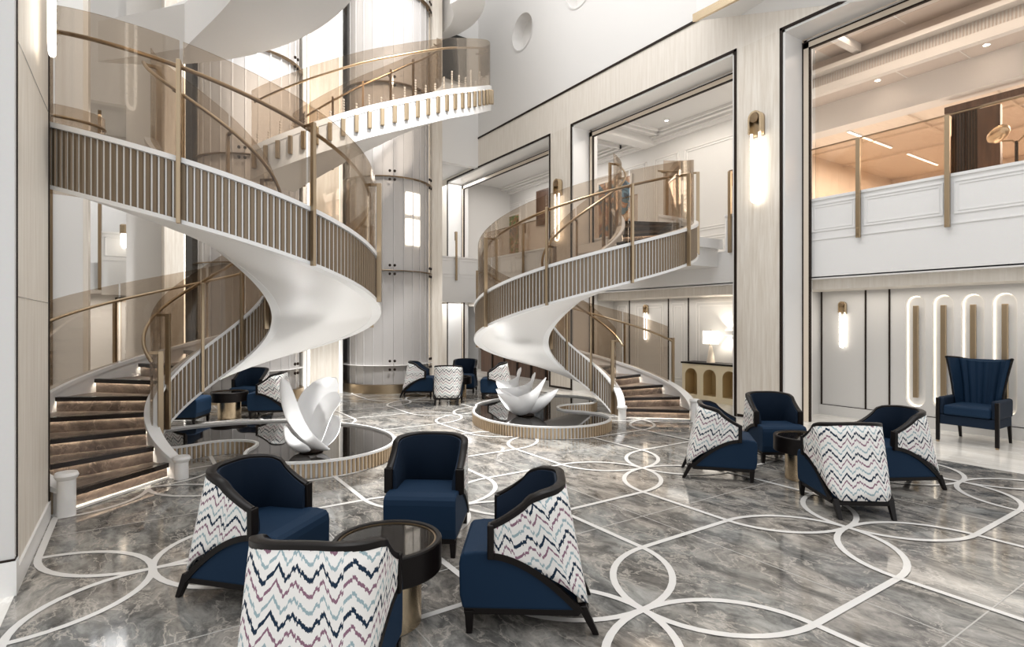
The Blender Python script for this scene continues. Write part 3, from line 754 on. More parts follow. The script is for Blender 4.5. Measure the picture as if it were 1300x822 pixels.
# ------------------------------------------------------------------ spiral staircases
R_O, R_I = 1.80, .60
CAP0, PITCH = 2.845, .476
PH0, PH1 = -5.56, 1.50
def cap(ph): return CAP0 + PITCH * ph
def staircase(cx, sg, label):
    T = thing('spiral_staircase', label, 'staircase', (cx, YC, 0))
    def P(r, ph, z): return (sg * r * sin(ph), -r * cos(ph), z)
    def arc(a, b_, n): return [a + (b_ - a) * k / n for k in range(n + 1)]
    phs = arc(PH0 + .06, PH1, 150)
    # soffit body: slab under the steps
    rs = []
    for p in phs:
        zb = max(cap(p) - .53, .004); zt = max(cap(p) - .36, zb + .02)
        rm = [R_O - (R_O - R_I) * k / 8 for k in range(9)]
        ring = [P(r, p, zb - (.05 * sin(PI * k / 8) if zb > .1 else 0)) for k, r in enumerate(rm)] + [P(R_I, p, zt), P(R_O, p, zt)]
        rs.append(ring)
    MB().rings(rs).build('soffit', 'soffit', T, smooth=True, sharp=40)
    # stringers (white) outer and inner
    phi_ = arc(PH0 - .13, PH0 + .05, 10) + phs
    for (ra, rb) in ((R_O - .085, R_O + .002), (R_I - .002, R_I + .07)):
        rs = [[P(ra, p, max(cap(p) - .5, .003)), P(rb, p, max(cap(p) - .5, .003)), P(rb, p, max(cap(p), .2)), P(ra, p, max(cap(p), .2))] for p in (phs if ra > 1 else phi_)]
        MB().rings(rs).build('stringer', 'white2', T, smooth=True, sharp=40)
    for (ra, rb) in ((R_O - .10, R_O + .035), (R_I - .035, R_I + .085)):
        rs = [[P(ra, p, max(cap(p), .205) - .035), P(rb, p, max(cap(p), .205) - .035), P(rb, p, max(cap(p), .205) + .008), P(ra, p, max(cap(p), .205) + .008)] for p in (phs if ra > 1 else phi_) if cap(p) > .19 or ra < 1]
        MB().rings(rs).build('stringer_cap', 'white2', T, smooth=True, sharp=40)
        rs = [[P(ra + .02, p, max(cap(p) - .545, .002)), P(rb - .005, p, max(cap(p) - .545, .002)), P(rb - .005, p, max(cap(p) - .51, .01)), P(ra + .02, p, max(cap(p) - .51, .01))] for p in phs]
        MB().rings(rs).build('lower_edge', 'white2', T, smooth=True, sharp=40)
    # fluted fascias
    def flutes(rr, out, name, step, pa):
        q = MB(); d = .010 * out
        n = int((PH1 - pa) / step)
        for k in range(n):
            p = pa + k * step; w = step * .76
            z0a = cap(p) - .51; z1a = cap(p) - .04; z0b = cap(p + w) - .51; z1b = cap(p + w) - .04
            if z1a < .12: continue
            z0a = max(z0a, .01); z0b = max(z0b, .01)
            e = w * .18
            q.hexa([P(rr, p, z0a), P(rr, p + w, z0b), P(rr + d, p + w - e, z0b), P(rr + d, p + e, z0a)],
                   [P(rr, p, z1a), P(rr, p + w, z1b), P(rr + d, p + w - e, z1b), P(rr + d, p + e, z1a)])
        q.build(name, 'flute', T)
    flutes(R_O + .003, 1, 'outer_fluting', .0290, PH0 + .1)
    flutes(R_I - .003, -1, 'inner_fluting', .082, PH0 + .35)
    # treads
    D = .150 / PITCH; n = int((PH1 - PH0) / D)
    for k in range(n):
        p0 = PH0 + .10 + k * D; z = .150 * (k + 1)
        a = arc(p0, p0 + D + .03, 5)
        rs = [[P(R_I + .07, p, z - .150), P(R_O - .085, p, z - .150), P(R_O - .085, p, z), P(R_I + .07, p, z)] for p in a]
        td = MB().rings(rs).build('tread', 'tread', T)
        pa, pb = p0 - .012, p0 + .035
        q = MB(); ra, rb = R_I + .075, R_O - .09
        da = .03
        # nosing bar along the radial front edge, overhanging
        def L_(r, off, zz):
            x, y, _ = P(r, p0, 0); tx, ty = sg * cos(p0), sin(p0)
            return (x + tx * off, y + ty * off, zz)
        q.hexa([L_(ra, -.03, z - .010), L_(rb, -.03, z - .010), L_(rb, .035, z - .010), L_(ra, .035, z - .010)], [L_(ra, -.03, z + .014), L_(rb, -.03, z + .014), L_(rb, .035, z + .014), L_(ra, .035, z + .014)])
        q.hexa([L_(ra, -.03, z - .034), L_(rb, -.03, z - .034), L_(rb, -.020, z - .034), L_(ra, -.020, z - .034)], [L_(ra, -.03, z - .010), L_(rb, -.03, z - .010), L_(rb, -.020, z - .010), L_(ra, -.020, z - .010)])
        q.build('nosing', 'nosing', td)
        if p0 > .6: continue
        q = MB(); q.hexa([L_(ra, -.016, z - .020), L_(rb, -.016, z - .020), L_(rb, -.005, z - .020), L_(ra, -.005, z - .020)], [L_(ra, -.016, z - .012), L_(rb, -.016, z - .012), L_(rb, -.005, z - .012), L_(ra, -.005, z - .012)])
        q.build('led_strip', 'ledstep', td)
    # newel scrolls at the foot
    for r, pp, hh in ((R_I + .05, PH0 - .12, .23), (R_O - .02, PH0 + .04, .36)):
        x, y, _ = P(r, pp, 0)
        MB().lathe([(.065, 0), (.065, hh - .06), (.075, hh - .05), (.085, hh - .025), (.075, hh), (.001, hh + .005)], (x, y, 0), 24).build('newel', 'white2', T, smooth=True, sharp=35)
        a = [PH0 + .06 + .02 * k for k in range(18)]
        path = [P(r, p, .345 + (max(cap(p), .345) - .345)) for p in a]
    # glass, rails and posts
    posts_o = [-4.9, -4.3, -3.7, -3.1, -2.4, -1.62, -.985, -.350, .25, .85, 1.47]
    for i in range(len(posts_o) - 1):
        aa = arc(posts_o[i] + .008, posts_o[i + 1] - .008, 14)
        rs = [[P(R_O - .046, p, cap(p) + .009), P(R_O - .034, p, cap(p) + .009), P(R_O - .034, p, cap(p) + 1.0), P(R_O - .046, p, cap(p) + 1.0)] for p in aa]
        MB().rings(rs).build('glass_panel', 'glassb', T, smooth=True, sharp=40)
    posts_i = [-4.95, -4.1, -3.3, -2.5, -1.7, -.9, -.1, .7, 1.47]
    for i in range(len(posts_i) - 1):
        aa = arc(posts_i[i] + .015, posts_i[i + 1] - .015, 14)
        rs = [[P(R_I + .020, p, cap(p) + .009), P(R_I + .032, p, cap(p) + .009), P(R_I + .032, p, cap(p) + .98), P(R_I + .020, p, cap(p) + .98)] for p in aa]
        MB().rings(rs).build('glass_panel', 'glassb', T, smooth=True, sharp=40)
    for (r, a0, dz) in ((R_O - .10, posts_o[0] - .1, .80), (R_I + .09, posts_i[0] - .2, .80)):
        aa = arc(a0, 1.50, 130)
        path = [Vector(P(r, p, cap(p) + dz)) for p in aa]
        MB().tube(path, .019, 8).build('handrail', 'brass', T, smooth=True)
    def post(r, p, zlo, zhi, out):
        x, y, _ = P(r, p, 0)
        q = MB().box(-.016, .016, -.026, .026, zlo, zhi)
        o = q.build('post', 'brass', T, bevel=.003)
        o.location = (x, y, 0); o.rotation_euler = (0, 0, sg * p)
        q = MB(); ln = .125
        q.box(-.012, .012, (0 if out > 0 else -ln), (ln if out > 0 else 0), zhi - .03, zhi)
        q.build('bracket', 'brassd', o)
    for p in posts_o: post(R_O + .055, p, max(cap(p) - .55, .02), cap(p) + .80, 1)
    for p in posts_i: post(R_I - .045, p, max(cap(p) - .52, .02), cap(p) + .80, -1)
    return T
staircase(2 * XM - 6.22, -1, 'sweeping spiral staircase with fluted bronze sides at left of the hall')
staircase(6.22, 1, 'sweeping spiral staircase with fluted bronze sides joining the right balcony')
# landings
b = MB(); b.box(7.25, XI + .02, 6.5, 8.6, 2.95, 3.12); b.box(7.9, XI + .01, 6.6, 8.6, 2.62, 2.95); struct(b.build('floor_landing', 'white'))
b = MB(); b.box(-2.45, -1.0, 6.5, 8.6, 2.95, 3.12); struct(b.build('floor_landing', 'white'))

lb = thing('glass_balustrade', 'bronze glass balustrade on the upper left landing behind the pier sconce', 'glass balustrade', (0, 0, 3.13))
pth = [(-2.40, 8.62), (-1.6, 8.62), (-.9, 8.62)] + [(-.9 + .55 * sin(a), 8.62 + .35 * (1 - cos(a))) for a in [PI / 2 * k / 10 for k in range(1, 11)]]
rs = [[(x, y, 0), (x, y + .012, 0), (x, y + .012, 1.08), (x, y, 1.08)] for x, y in pth]
MB().rings(rs).build('glass_panel', 'glassb', lb, smooth=True, sharp=40)
MB().tube([(x, y - .06, .92) for x, y in pth], .02, 8).build('handrail', 'brassd', lb, smooth=True)

# ------------------------------------------------------------------ upper stair crossing at the back
CX3, CY3, R3 = 3.87, 12.2, 3.08
T3 = [(-1.2, 4.10), (-.84, 4.51), (-.63, 4.73), (-.42, 4.97), (-.22, 5.22), (-.02, 5.46), (.11, 5.63), (.30, 5.89), (.5, 6.14), (.82, 6.57), (1.6, 7.5)]
def cap3(ph):
    for (a, za), (b_, zb) in zip(T3, T3[1:]):
        if ph <= b_: return za + (zb - za) * (ph - a) / (b_ - a)
    return T3[-1][1]
U = thing('upper_staircase', 'upper curved white staircase with brass slots rising across the back of the hall', 'staircase', (CX3, CY3, 0))
def P3(r, ph, z): return (r * sin(ph), -r * cos(ph), z)
A0, A1 = -.85, 1.45
ph3 = [A0 + (A1 - A0) * k / 70 for k in range(71)]
R3I = 1.95
rs = [[P3(R3, p, cap3(p) - .54), P3(R3I, p, cap3(p) - .50), P3(R3I, p, cap3(p) - .06), P3(R3, p, cap3(p) - .06)] for p in ph3]
MB().rings(rs).build('body', 'white2', U, smooth=True, sharp=40)
for (ra, rb) in ((R3 - .06, R3 + .01), (R3I - .01, R3I + .06)):
    rs = [[P3(ra, p, cap3(p) - .1), P3(rb, p, cap3(p) - .1), P3(rb, p, cap3(p)), P3(ra, p, cap3(p))] for p in ph3]
    MB().rings(rs).build('stringer_cap', 'white2', U, smooth=True, sharp=40)
for (rr, nm) in ((R3 - .03, 'glass_panel'), (R3I + .03, 'glass_panel')):
    rs = [[P3(rr - .006, p, cap3(p)), P3(rr + .006, p, cap3(p)), P3(rr + .006, p, cap3(p) + .95), P3(rr - .006, p, cap3(p) + .95)] for p in ph3]
    MB().rings(rs).build(nm, 'glassb', U, smooth=True, sharp=40)
    MB().tube([P3(rr - .06, p, cap3(p) + .78) for p in ph3], .018, 8).build('handrail', 'brass', U, smooth=True)
ns = 34
for k in range(ns):
    p = A0 + .03 + k * (A1 - A0 - .05) / (ns - 1)
    x, y, _ = P3(R3 + .004, p, 0)
    q = MB().box(-.035, .035, -.05, .0, -.40, -.10); o = q.build('brass_fin', 'brass', U, bevel=.012); o.location = (x, y, cap3(p)); o.rotation_euler = (0, 0, p)
    q = MB(); hh = .16 + .22 * random.random()
    nb = int(hh / .045)
    for j in range(nb): q.sphere((0, 0, .03 + j * .045), .019, 6, 4)
    o2 = q.build('bead_strand', 'crystal', o); o2.location = (0, .06, -.02)
for k in range(6):
    p = -.75 + k * .28
    x, y, _ = P3(R3I - .03, p, 0)
    o = MB().box(-.016, .016, -.02, .02, -.5, .85).build('post', 'brassd', U); o.location = (x, y, cap3(p)); o.rotation_euler = (0, 0, p)
# soffits of the storey above
V = thing('upper_flight', 'white curved stair soffit hanging overhead above the left spiral stair', 'staircase', (2 * XM - 6.22, YC, 0))
def PV(r, ph, z): return (-r * sin(ph), -r * cos(ph), z)
pv = [2.45 + 4.2 * k / 60 for k in range(61)]
def bz_(p): return 5.24 + .64 * (p - PI)
rs = [[PV(1.8, p, bz_(p)), PV(.45, p, bz_(p) - .02), PV(.45, p, bz_(p) + .5), PV(1.8, p, bz_(p) + .5)] for p in pv]
MB().rings(rs).build('soffit', 'soffit', V, smooth=True, sharp=40)
for k in range(14):
    p = 2.47 + k * .05
    x, y, _ = PV(1.80, p, 0)
    q = MB()
    for j in range(5): q.sphere((0, 0, -.12 + j * .03), .011, 6, 4)
    o = q.build('bead_strand', 'crystal', V); o.location = (x, y, bz_(p) + .42)
pw = [.85 + 1.15 * k / 40 for k in range(41)]
rs = [[P3(3.25, p, 8.9 + .35 * (p - .7)), P3(2.52, p, 8.6 + .35 * (p - .7)), P3(2.52, p, 11.2), P3(3.25, p, 11.2)] for p in pw]
struct(MB().rings(rs).build('ceiling', 'soffit', None, smooth=True, sharp=40, loc=(CX3, CY3 + .6, 0)))
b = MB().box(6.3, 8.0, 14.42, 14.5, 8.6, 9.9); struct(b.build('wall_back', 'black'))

# ------------------------------------------------------------------ pools
OUT = [(-1.30, 1.32), (-1.49, 1.05), (-1.78, .62), (-1.93, .19), (-1.97, -.30), (-1.84, -.78), (-1.55, -1.12), (-1.14, -1.30), (-.75, -1.28), (-.42, -1.11), (-.25, -.87), (-.20, -.60), (-.26, -.34), (-.36, -.16), (-.42, .02), (-.37, .20), (-.22, .34), (0, .39), (.24, .31), (.50, .30), (.80, .55), (.92, .95), (.78, 1.36), (.40, 1.66), (0, 1.76), (-.45, 1.74), (-.90, 1.58)]
def smooth_loop(pts, k=6):
    n = len(pts); out = []
    for i in range(n):
        p0, p1, p2, p3 = [Vector((*pts[(i + d) % n], 0)) for d in (-1, 0, 1, 2)]
        for j in range(k):
            t = j / k
            q = .5 * ((2 * p1) + (-p0 + p2) * t + (2 * p0 - 5 * p1 + 4 * p2 - p3) * t * t + (-p0 + 3 * p1 - 3 * p2 + p3) * t ** 3)
            out.append((q.x, q.y))
    return out
def pool(cx, sg, label):
    T = thing('ornamental_pool', label, 'pool', (cx, YC, 0))
    lp = [(sg * x, y) for x, y in smooth_loop(OUT)]
    n = len(lp)
    def offs(d):
        o = []
        for i in range(n):
            a = lp[i - 1]; c = lp[(i + 1) % n]; dx, dy = c[0] - a[0], c[1] - a[1]; l = math.hypot(dx, dy)
            s_ = 1 if sg > 0 else -1
            # loop runs counter-clockwise for sg>0 : inside is to the left
            o.append((lp[i][0] - dy / l * d * s_, lp[i][1] + dx / l * d * s_))
        return o
    inn = offs(.034); mid = offs(.02)
    # white rim
    q = MB()
    rs = [[(x, y, .15) for x, y in lp], [(x, y, .175) for x, y in lp], [(x, y, .175) for x, y in inn], [(x, y, .13) for x, y in inn]]
    q.rings(rs, True, False); q.build('rim', 'white2', T)
    q = MB(); q.rings([[(x, y, 0) for x, y in mid], [(x, y, .155) for x, y in mid]], True, False); q.build('kerb', 'white2', T)
    # mirror surface
    q = MB(); q.add([(x, y, .148) for x, y in inn], [tuple(range(n))]); q.build('water_surface', 'mirror', T)
    # flutes along the kerb
    q = MB(); L_ = 0; acc = 0; step = .052
    for i in range(n):
        a = lp[i]; c = lp[(i + 1) % n]; l = math.hypot(c[0] - a[0], c[1] - a[1])
        while acc < l:
            t = acc / l; x = a[0] + (c[0] - a[0]) * t; y = a[1] + (c[1] - a[1]) * t
            ux, uy = (c[0] - a[0]) / l, (c[1] - a[1]) / l; nx, ny = (uy, -ux) if sg > 0 else (-uy, ux)
            w = .017; d0, d1 = -.03, .004
            q.hexa([(x - ux * w + nx * d0, y - uy * w + ny * d0, 0.002), (x + ux * w + nx * d0, y + uy * w + ny * d0, 0.002), (x + ux * w * .6 + nx * d1, y + uy * w * .6 + ny * d1, 0.002), (x - ux * w * .6 + nx * d1, y - uy * w * .6 + ny * d1, 0.002)],
                   [(x - ux * w + nx * d0, y - uy * w + ny * d0, .152), (x + ux * w + nx * d0, y + uy * w + ny * d0, .152), (x + ux * w * .6 + nx * d1, y + uy * w * .6 + ny * d1, .152), (x - ux * w * .6 + nx * d1, y - uy * w * .6 + ny * d1, .152)])
            acc += step
        acc -= l
    q.build('fluting', 'flutel', T)
    return T
pool(2 * XM - 6.22, -1, 'kidney-shaped black mirror pool with fluted gold rim under the left stair')
pool(6.22, 1, 'kidney-shaped black mirror pool with fluted gold rim under the right stair')

# ------------------------------------------------------------------ lotus sculptures
def blade(p0, p1, p2, wdir0, wdir1, half, cup, th=.022, ns=30, nv=12, e0=.6, e1=.6):
    """pointed curved petal: spine bends from p0 through p1 to p2, widest in the middle, cupped across"""
    p0, p1, p2 = Vector(p0), Vector(p1), Vector(p2); c = 2 * p1 - (p0 + p2) / 2
    w0, w1 = Vector(wdir0), Vector(wdir1)
    q = MB(); rs = []
    for i in range(ns + 1):
        t = i / ns
        p = (1 - t) ** 2 * p0 + 2 * t * (1 - t) * c + t * t * p2
        T = (2 * (1 - t) * (c - p0) + 2 * t * (p2 - c)).normalized()
        w = w0.lerp(w1, t); w = (w - T * w.dot(T)).normalized(); n = T.cross(w)
        h = half * max(.004, (t + .0001) ** e0 * (1.0001 - t) ** e1 * (2 ** (e0 + e1)))
        o = []; n_ = []
        for k in range(nv + 1):
            v = -1 + 2 * k / nv
            a = p + w * (h * v) + n * (cup * h * v * v)
            tt = th * (1 - .75 * abs(v) ** 3)
            o.append(tuple(a + n * tt * .5)); n_.append(tuple(a - n * tt * .5))
        rs.append(o + n_[::-1])
    return q.rings(rs)
def sculpture(loc, rz, label, pieces):
    T = thing('lotus_sculpture', label, 'sculpture', loc, rz)
    for pc in pieces:
        q = blade(*pc[:7], **(pc[7] if len(pc) > 7 else {})); mz = min(v[2] for v in q.v)
        o = q.build('petal', 'sculpt', T, smooth=True, sharp=50)
        if mz < .004: o.location.z = .004 - mz
    MB().lathe([(.12, 0), (.13, .01), (.09, .03), (.001, .035)], n=24).build('foot', 'bronze', T)
    return T
D2 = PI / 180
sculpture((5.02, 7.15, .150), -TH, 'white lotus sculpture of pointed bowl petals on the right pool', [
    ((-.43, -.02, .36), (.03, -.08, .035), (.50, .02, .34), (0, -.55, .9), (0, -.55, .9), .15, -.4),
    ((-.44, -.06, .35), (-.04, -.20, .16), (.30, -.10, .60), (0, -.35, .9), (.3, -.3, .9), .165, -.35),
    ((-.47, .05, .40), (-.06, .02, .30), (.14, .06, .66), (0, -.3, .9), (.3, -.3, .9), .15, -.35),
    ((-.47, .16, .52), (-.22, .16, .40), (-.08, .18, .73), (0, -.3, .9), (.3, -.2, .9), .135, -.35),
    ((-.40, .05, .22), (0, .12, .05), (.42, .16, .30), (0, .5, .9), (0, .5, .9), .12, .3),
])
sculpture((1.62, 6.50, .150), -TH - .06, 'tall white lotus sculpture of opened curving petals on the left pool', [
    ((-.31, -.06, .83), (-.12, -.12, .27), (.29, -.20, .07), (.85, -.35, .2), (.35, -.5, .8), .135, -.35, dict(e0=.45, e1=.7)),
    ((.02, .06, .03), (-.05, .22, .45), (.21, .20, .80), (.9, .2, -.3), (.9, .25, -.3), .20, -.25, dict(e0=.5, e1=.5)),
    ((.06, -.02, .05), (.16, .02, .42), (.36, -.06, .58), (.75, -.3, -.5), (.5, -.6, -.6), .14, -.3, dict(e0=.4, e1=.3)),
    ((.05, .05, .03), (.18, .10, .20), (.30, .06, .38), (.7, -.3, -.5), (.7, -.3, -.5), .12, -.3, dict(e0=.4, e1=.4)),
    ((-.26, -.10, .28), (-.16, -.16, .08), (.06, -.16, .03), (.4, -.5, .7), (.2, -.5, .8), .10, -.4, dict(e0=.5, e1=.5)),
])

# ------------------------------------------------------------------ tub armchairs
CH_W = .30
def chair_path(z, n_arm=8, n_c=9, n_b=10, y_tip=.165, inset=0.):
    """plan outline of the shell at height z from one arm tip round the back to the other; returns (x,y,arc length)"""
    t = (z - .12) / .60
    yb = -.385 + .125 * t + inset
    hw = CH_W - .03 * (1 - t) - inset
    rc = .085 + .115 * max(0., min(1., t)) - inset * .5
    pts = []
    for k in range(n_arm): pts.append((hw, y_tip + (yb + rc - y_tip) * k / n_arm))
    for k in range(n_c + 1):
        a = PI / 2 * k / n_c; pts.append((hw - rc + rc * cos(a), yb + rc - rc * sin(a)))
    m = [(-x, y) for x, y in pts[::-1]]
    bk = [(pts[-1][0] + (m[0][0] - pts[-1][0]) * k / n_b, yb) for k in range(1, n_b)]
    return pts + bk + m
def top_z(x, y):
    t = max(0., min(1., (.165 - y) / .40))
    t2 = t * .82 + t * t * (3 - 2 * t) * .18
    u = abs(x) / CH_W
    return .560 + .158 * t2 + (.026 * (1 - u ** 4) if y < -.12 else 0)
def low_z(y):
    t = max(0., min(1., (.165 - y) / .50))
    return .125 + .285 * (1 - t ** 1.75)
def make_chair():
    root = thing('tub_armchair', 'x', 'armchair', group='zigzag tub armchairs')
    base = chair_path(.42)
    n = len(base)
    # outer cloth shell
    q = MB(); uvs = []
    NV = 9; outer = []; inner = []
    s_ = 0; arcs = []
    for i, p in enumerate(base):
        if i: s_ += math.hypot(p[0] - base[i - 1][0], p[1] - base[i - 1][1])
        arcs.append(s_)
    paths = {}
    def at(i, z, inset=0.):
        p = chair_path(z, inset=inset)[i]; return p
    rs = []
    me_v = []; me_f = []; uv = []
    for i in range(n):
        x0, y0 = base[i]
        zl = low_z(y0); zt = top_z(x0, y0) - .012
        for j in range(NV):
            z = zl + (zt - zl) * j / (NV - 1)
            x, y = at(i, z)
            me_v.append((x, y, z)); uv.append((arcs[i], z * 1.02))
    for i in range(n - 1):
        for j in range(NV - 1):
            a = i * NV + j; me_f.append((a, a + NV, a + NV + 1, a + 1))
    me = bpy.data.meshes.new('cloth_shell'); me.from_pydata(me_v, [], me_f); me.update()
    ul = me.uv_layers.new(name='cloth')
    for l in me.loops: ul.data[l.index].uv = uv[l.vertex_index]
    for p in me.polygons: p.use_smooth = True
    me.materials.append(M['zig'])
    o = bpy.data.objects.new('cloth_shell', me); COL.objects.link(o); o.parent = root
    sd = o.modifiers.new('thickness', 'SOLIDIFY'); sd.thickness = .014; sd.offset = 0
    # inner upholstery
    q = MB(); rs = []
    for i in range(n):
        x0, y0 = base[i]; zt = top_z(x0, y0) - .004; zl = .36
        col = []
        for j in range(7):
            z = zl + (zt - zl) * j / 6
            ins = .055 + .018 * sin(PI * j / 6)
            col.append((*at(i, z, ins), z))
        for j in range(6, -1, -1):
            z = zl + (zt - zl) * j / 6
            col.append((*at(i, z, .012), z))
        rs.append(col)
    q.rings(rs); q.build('inner_back', 'navy', root, smooth=True, sharp=50)
    # dark top rail
    q = MB(); rs = []
    for i in range(n):
        x0, y0 = base[i]; zt = top_z(x0, y0)
        o_ = at(i, zt, -.008); n_ = at(i, zt, .042)
        rs.append([(*o_, zt - .018), (*n_, zt - .014), (*n_, zt + .008), (*at(i, zt, .034), zt + .014), (*at(i, zt, 0), zt + .014), (*o_, zt + .008)])
    q.rings(rs); q.build('top_rail', 'darkwood', root, smooth=True, sharp=40)
    for sx in (1, -1):
        q = MB()
        xa, xb = sx * (CH_W - .056), sx * (CH_W + .010)
        x0, x1 = min(xa, xb), max(xa, xb)
        q.box(x0, x1, .145, .182, .395, .570); q.build('arm_post', 'darkwood', root, bevel=.006)
        # curved lower rail following the sweep of the arm
        rs = []
        for k in range(20):
            y = .18 - .52 * k / 19
            z = low_z(y)
            i_t = (z - .12) / .60
            hw = CH_W - .03 * (1 - i_t)
            dz = -.285 * 1.75 * (max(1e-3, (.165 - y) / .50)) ** .75 / -.50 if y < .165 else 0
            l = math.hypot(1, dz); ny, nz = -dz / l, 1 / l
            h = .017
            rs.append([(sx * (hw - .02), y - ny * h, z - nz * h), (sx * (hw + .010), y - ny * h, z - nz * h), (sx * (hw + .010), y + ny * h, z + nz * h), (sx * (hw - .02), y + ny * h, z + nz * h)])
        MB().rings(rs).build('side_rail', 'darkwood', root, smooth=True, sharp=40)
    # seat block
    prof = [(.325, .130), (.342, .20), (.345, .36), (.338, .395), (.318, .415), (.25, .425), (-.10, .418), (-.2, .40)]
    prof += [(y, low_z(y) + .004) for y in (-.20, -.24, -.28, -.31)] + [(-.325, .130)]
    q = MB(); q.prism(prof, -.272, .272, 'x'); q.build('seat', 'navy2', root, bevel=.016, seg=3)
    MB().box(-.262, .262, -.33, .318, .098, .134).build('base_rail', 'darkwood', root, bevel=.005)
    MB().box(-.215, .215, -.388, -.362, .100, .130).build('back_rail', 'darkwood', root, bevel=.004)
    for sx in (1, -1):
        q = MB(); x = sx * .245; w0, w1 = .026, .017
        q.hexa([(x - w1, .288 - w1, 0), (x + w1, .288 - w1, 0), (x + w1, .288 + w1, 0), (x - w1, .288 + w1, 0)], [(x - w0, .288 - w0, .12), (x + w0, .288 - w0, .12), (x + w0, .288 + w0, .12), (x - w0, .288 + w0, .12)])
        q.build('leg', 'darkwood', root, bevel=.003)
        q = MB(); x = sx * .238; xb = sx * .232; ya, yb = -.345, -.425
        q.hexa([(xb - w1, yb - w1, 0), (xb + w1, yb - w1, 0), (xb + w1, yb + w1, 0), (xb - w1, yb + w1, 0)], [(x - w0, ya - w0, .15), (x + w0, ya - w0, .15), (x + w0, ya + w0, .15), (x - w0, ya + w0, .15)])
        q.build('leg', 'darkwood', root, bevel=.003)
    return root
def make_table():
    root = thing('coffee_table', 'x', 'coffee table', group='round drum tables')
    MB().lathe([(.285, .285), (.288, .29), (.288, .435), (.283, .442), (.262, .442), (.258, .436), (.258, .428), (.001, .428)], n=48).build('drum', 'darkwood', root, smooth=True, sharp=30)
    MB().lathe([(.258, .4285), (.258, .434), (.249, .434), (.249, .4285)], n=48).build('brass_ring', 'brassd', root)
    MB().lathe([(.249, .4295), (.001, .4295)], n=48).build('glass_top', 'mirror', root)
    MB().lathe([(.18, .0), (.18, .29)], n=40).build('column', 'brassl', root, smooth=True, sharp=30)
    return root
proto = make_chair(); tproto = make_table()
first = [True, True]
def put(kind, x, y, h, label):
    i = 0 if kind == 'c' else 1
    src = (proto, tproto)[i]
    if first[i]: r = src; first[i] = False
    else: r = copy_tree(src)
    r.location = (x, y, .003); r.rotation_euler = (0, 0, h * D2); r.scale = (.91, .91, 1.0) if i == 0 else (1, 1, 1); r['label'] = label
    return r
CH = [
 (0.615, 3.65, 222, 'zigzag tub armchair seen from its side, leftmost of the front group'),
 (0.66, 2.40, 323, 'zigzag tub armchair nearest the camera, its patterned back cut by frame bottom'),
 (1.76, 3.74, 143, 'tub armchair of the front group facing the camera, blue seat in full view'),
 (1.765, 2.56, 54, 'zigzag tub armchair at right of the front table, facing left'),
 (5.08, 3.68, 221, 'zigzag tub armchair of the right group nearest the right stair, facing right'),
 (6.21, 3.81, 146, 'tub armchair of the right group facing the camera, by the travertine pier'),
 (5.13, 2.5, 323, 'zigzag tub armchair of the right group showing its whole patterned back'),
 (6.16, 2.55, 60, 'zigzag tub armchair of the right group nearest the wingback chair, facing left'),
 (5.07, 11.2, 236, 'zigzag tub armchair before the middle lift shaft, facing right'),
 (5.13, 9.97, 325, 'small distant zigzag tub armchair with its patterned back to the hall'),
 (6.2, 11.25, 143, 'distant blue tub armchair facing the camera in the far group'),
 (6.28, 10.05, 55, 'zigzag tub armchair of the far group beside right lotus sculpture'),
 (0.60, 10.2, 240, 'zigzag tub armchair behind the left pool partly hidden by stair fluting'),
 (1.88, 10.2, 64, 'zigzag tub armchair directly behind the left lotus sculpture'),
 (1.72, 11.15, 143, 'blue tub armchair facing the camera behind the left pool'),
]
for c in CH: put('c', *c)
for c in [(1.11, 2.87, 0, 'round black drum table with brass foot amid the front four armchairs'),
          (5.65, 3.12, 0, 'round black drum table with brass foot amid the right armchair group'),
          (5.68, 10.62, 0, 'small round drum table hidden among the far armchairs by the lift'),
          (1.27, 10.40, 0, 'round black drum table behind the left mirror pool')]: put('t', *c)

# ------------------------------------------------------------------ wingback chair
wb = thing('wingback_chair', 'tall blue wingback chair with channel tufted back beside the lit niches', 'armchair', (9.22, 2.80, .003), PI / 2)
# local: front +Y
def wing_plan(z):
    t = (z - .40) / .70
    hw = .240 + .105 * max(0, t) ** 1.5
    yb = -.23 - .07 * t
    wy = .06 - .02 * t if t > .45 else .06
    pts = []
    return hw, yb, wy
rs = []
for k in range(13):
    z = .40 + .68 * k / 12
    hw, yb, wy = wing_plan(z)
    t = k / 12
    ztop = z
    outer = []; inner = []
    N_ = 40
    for i in range(N_ + 1):
        u = -1 + 2 * i / N_
        x = hw * u
        e = max(0, (abs(u) - .80) / .20)
        y = yb + (wy - yb) * e ** 1.6 * (.75 if t < .9 else .75)
        rib = .024 * abs(sin(u * PI * 3.6)) * (1 if abs(u) < .78 else 0)
        zz = z + (.05 * abs(u) ** 2 - .02) * t
        outer.append((x * 1.03, y - .055, zz)); inner.append((x * (1 - .10 * e), y + rib, zz))
    rs.append(outer + inner[::-1])
MB().rings(rs).build('backrest', 'navy2', wb, smooth=True, sharp=60)
k = rs[-1]; N_ = 41
MB().tube([(p[0], p[1] + .02, p[2] + .006) for p in k[:N_]], .016, 8).build('top_piping', 'darkwood', wb, smooth=True)
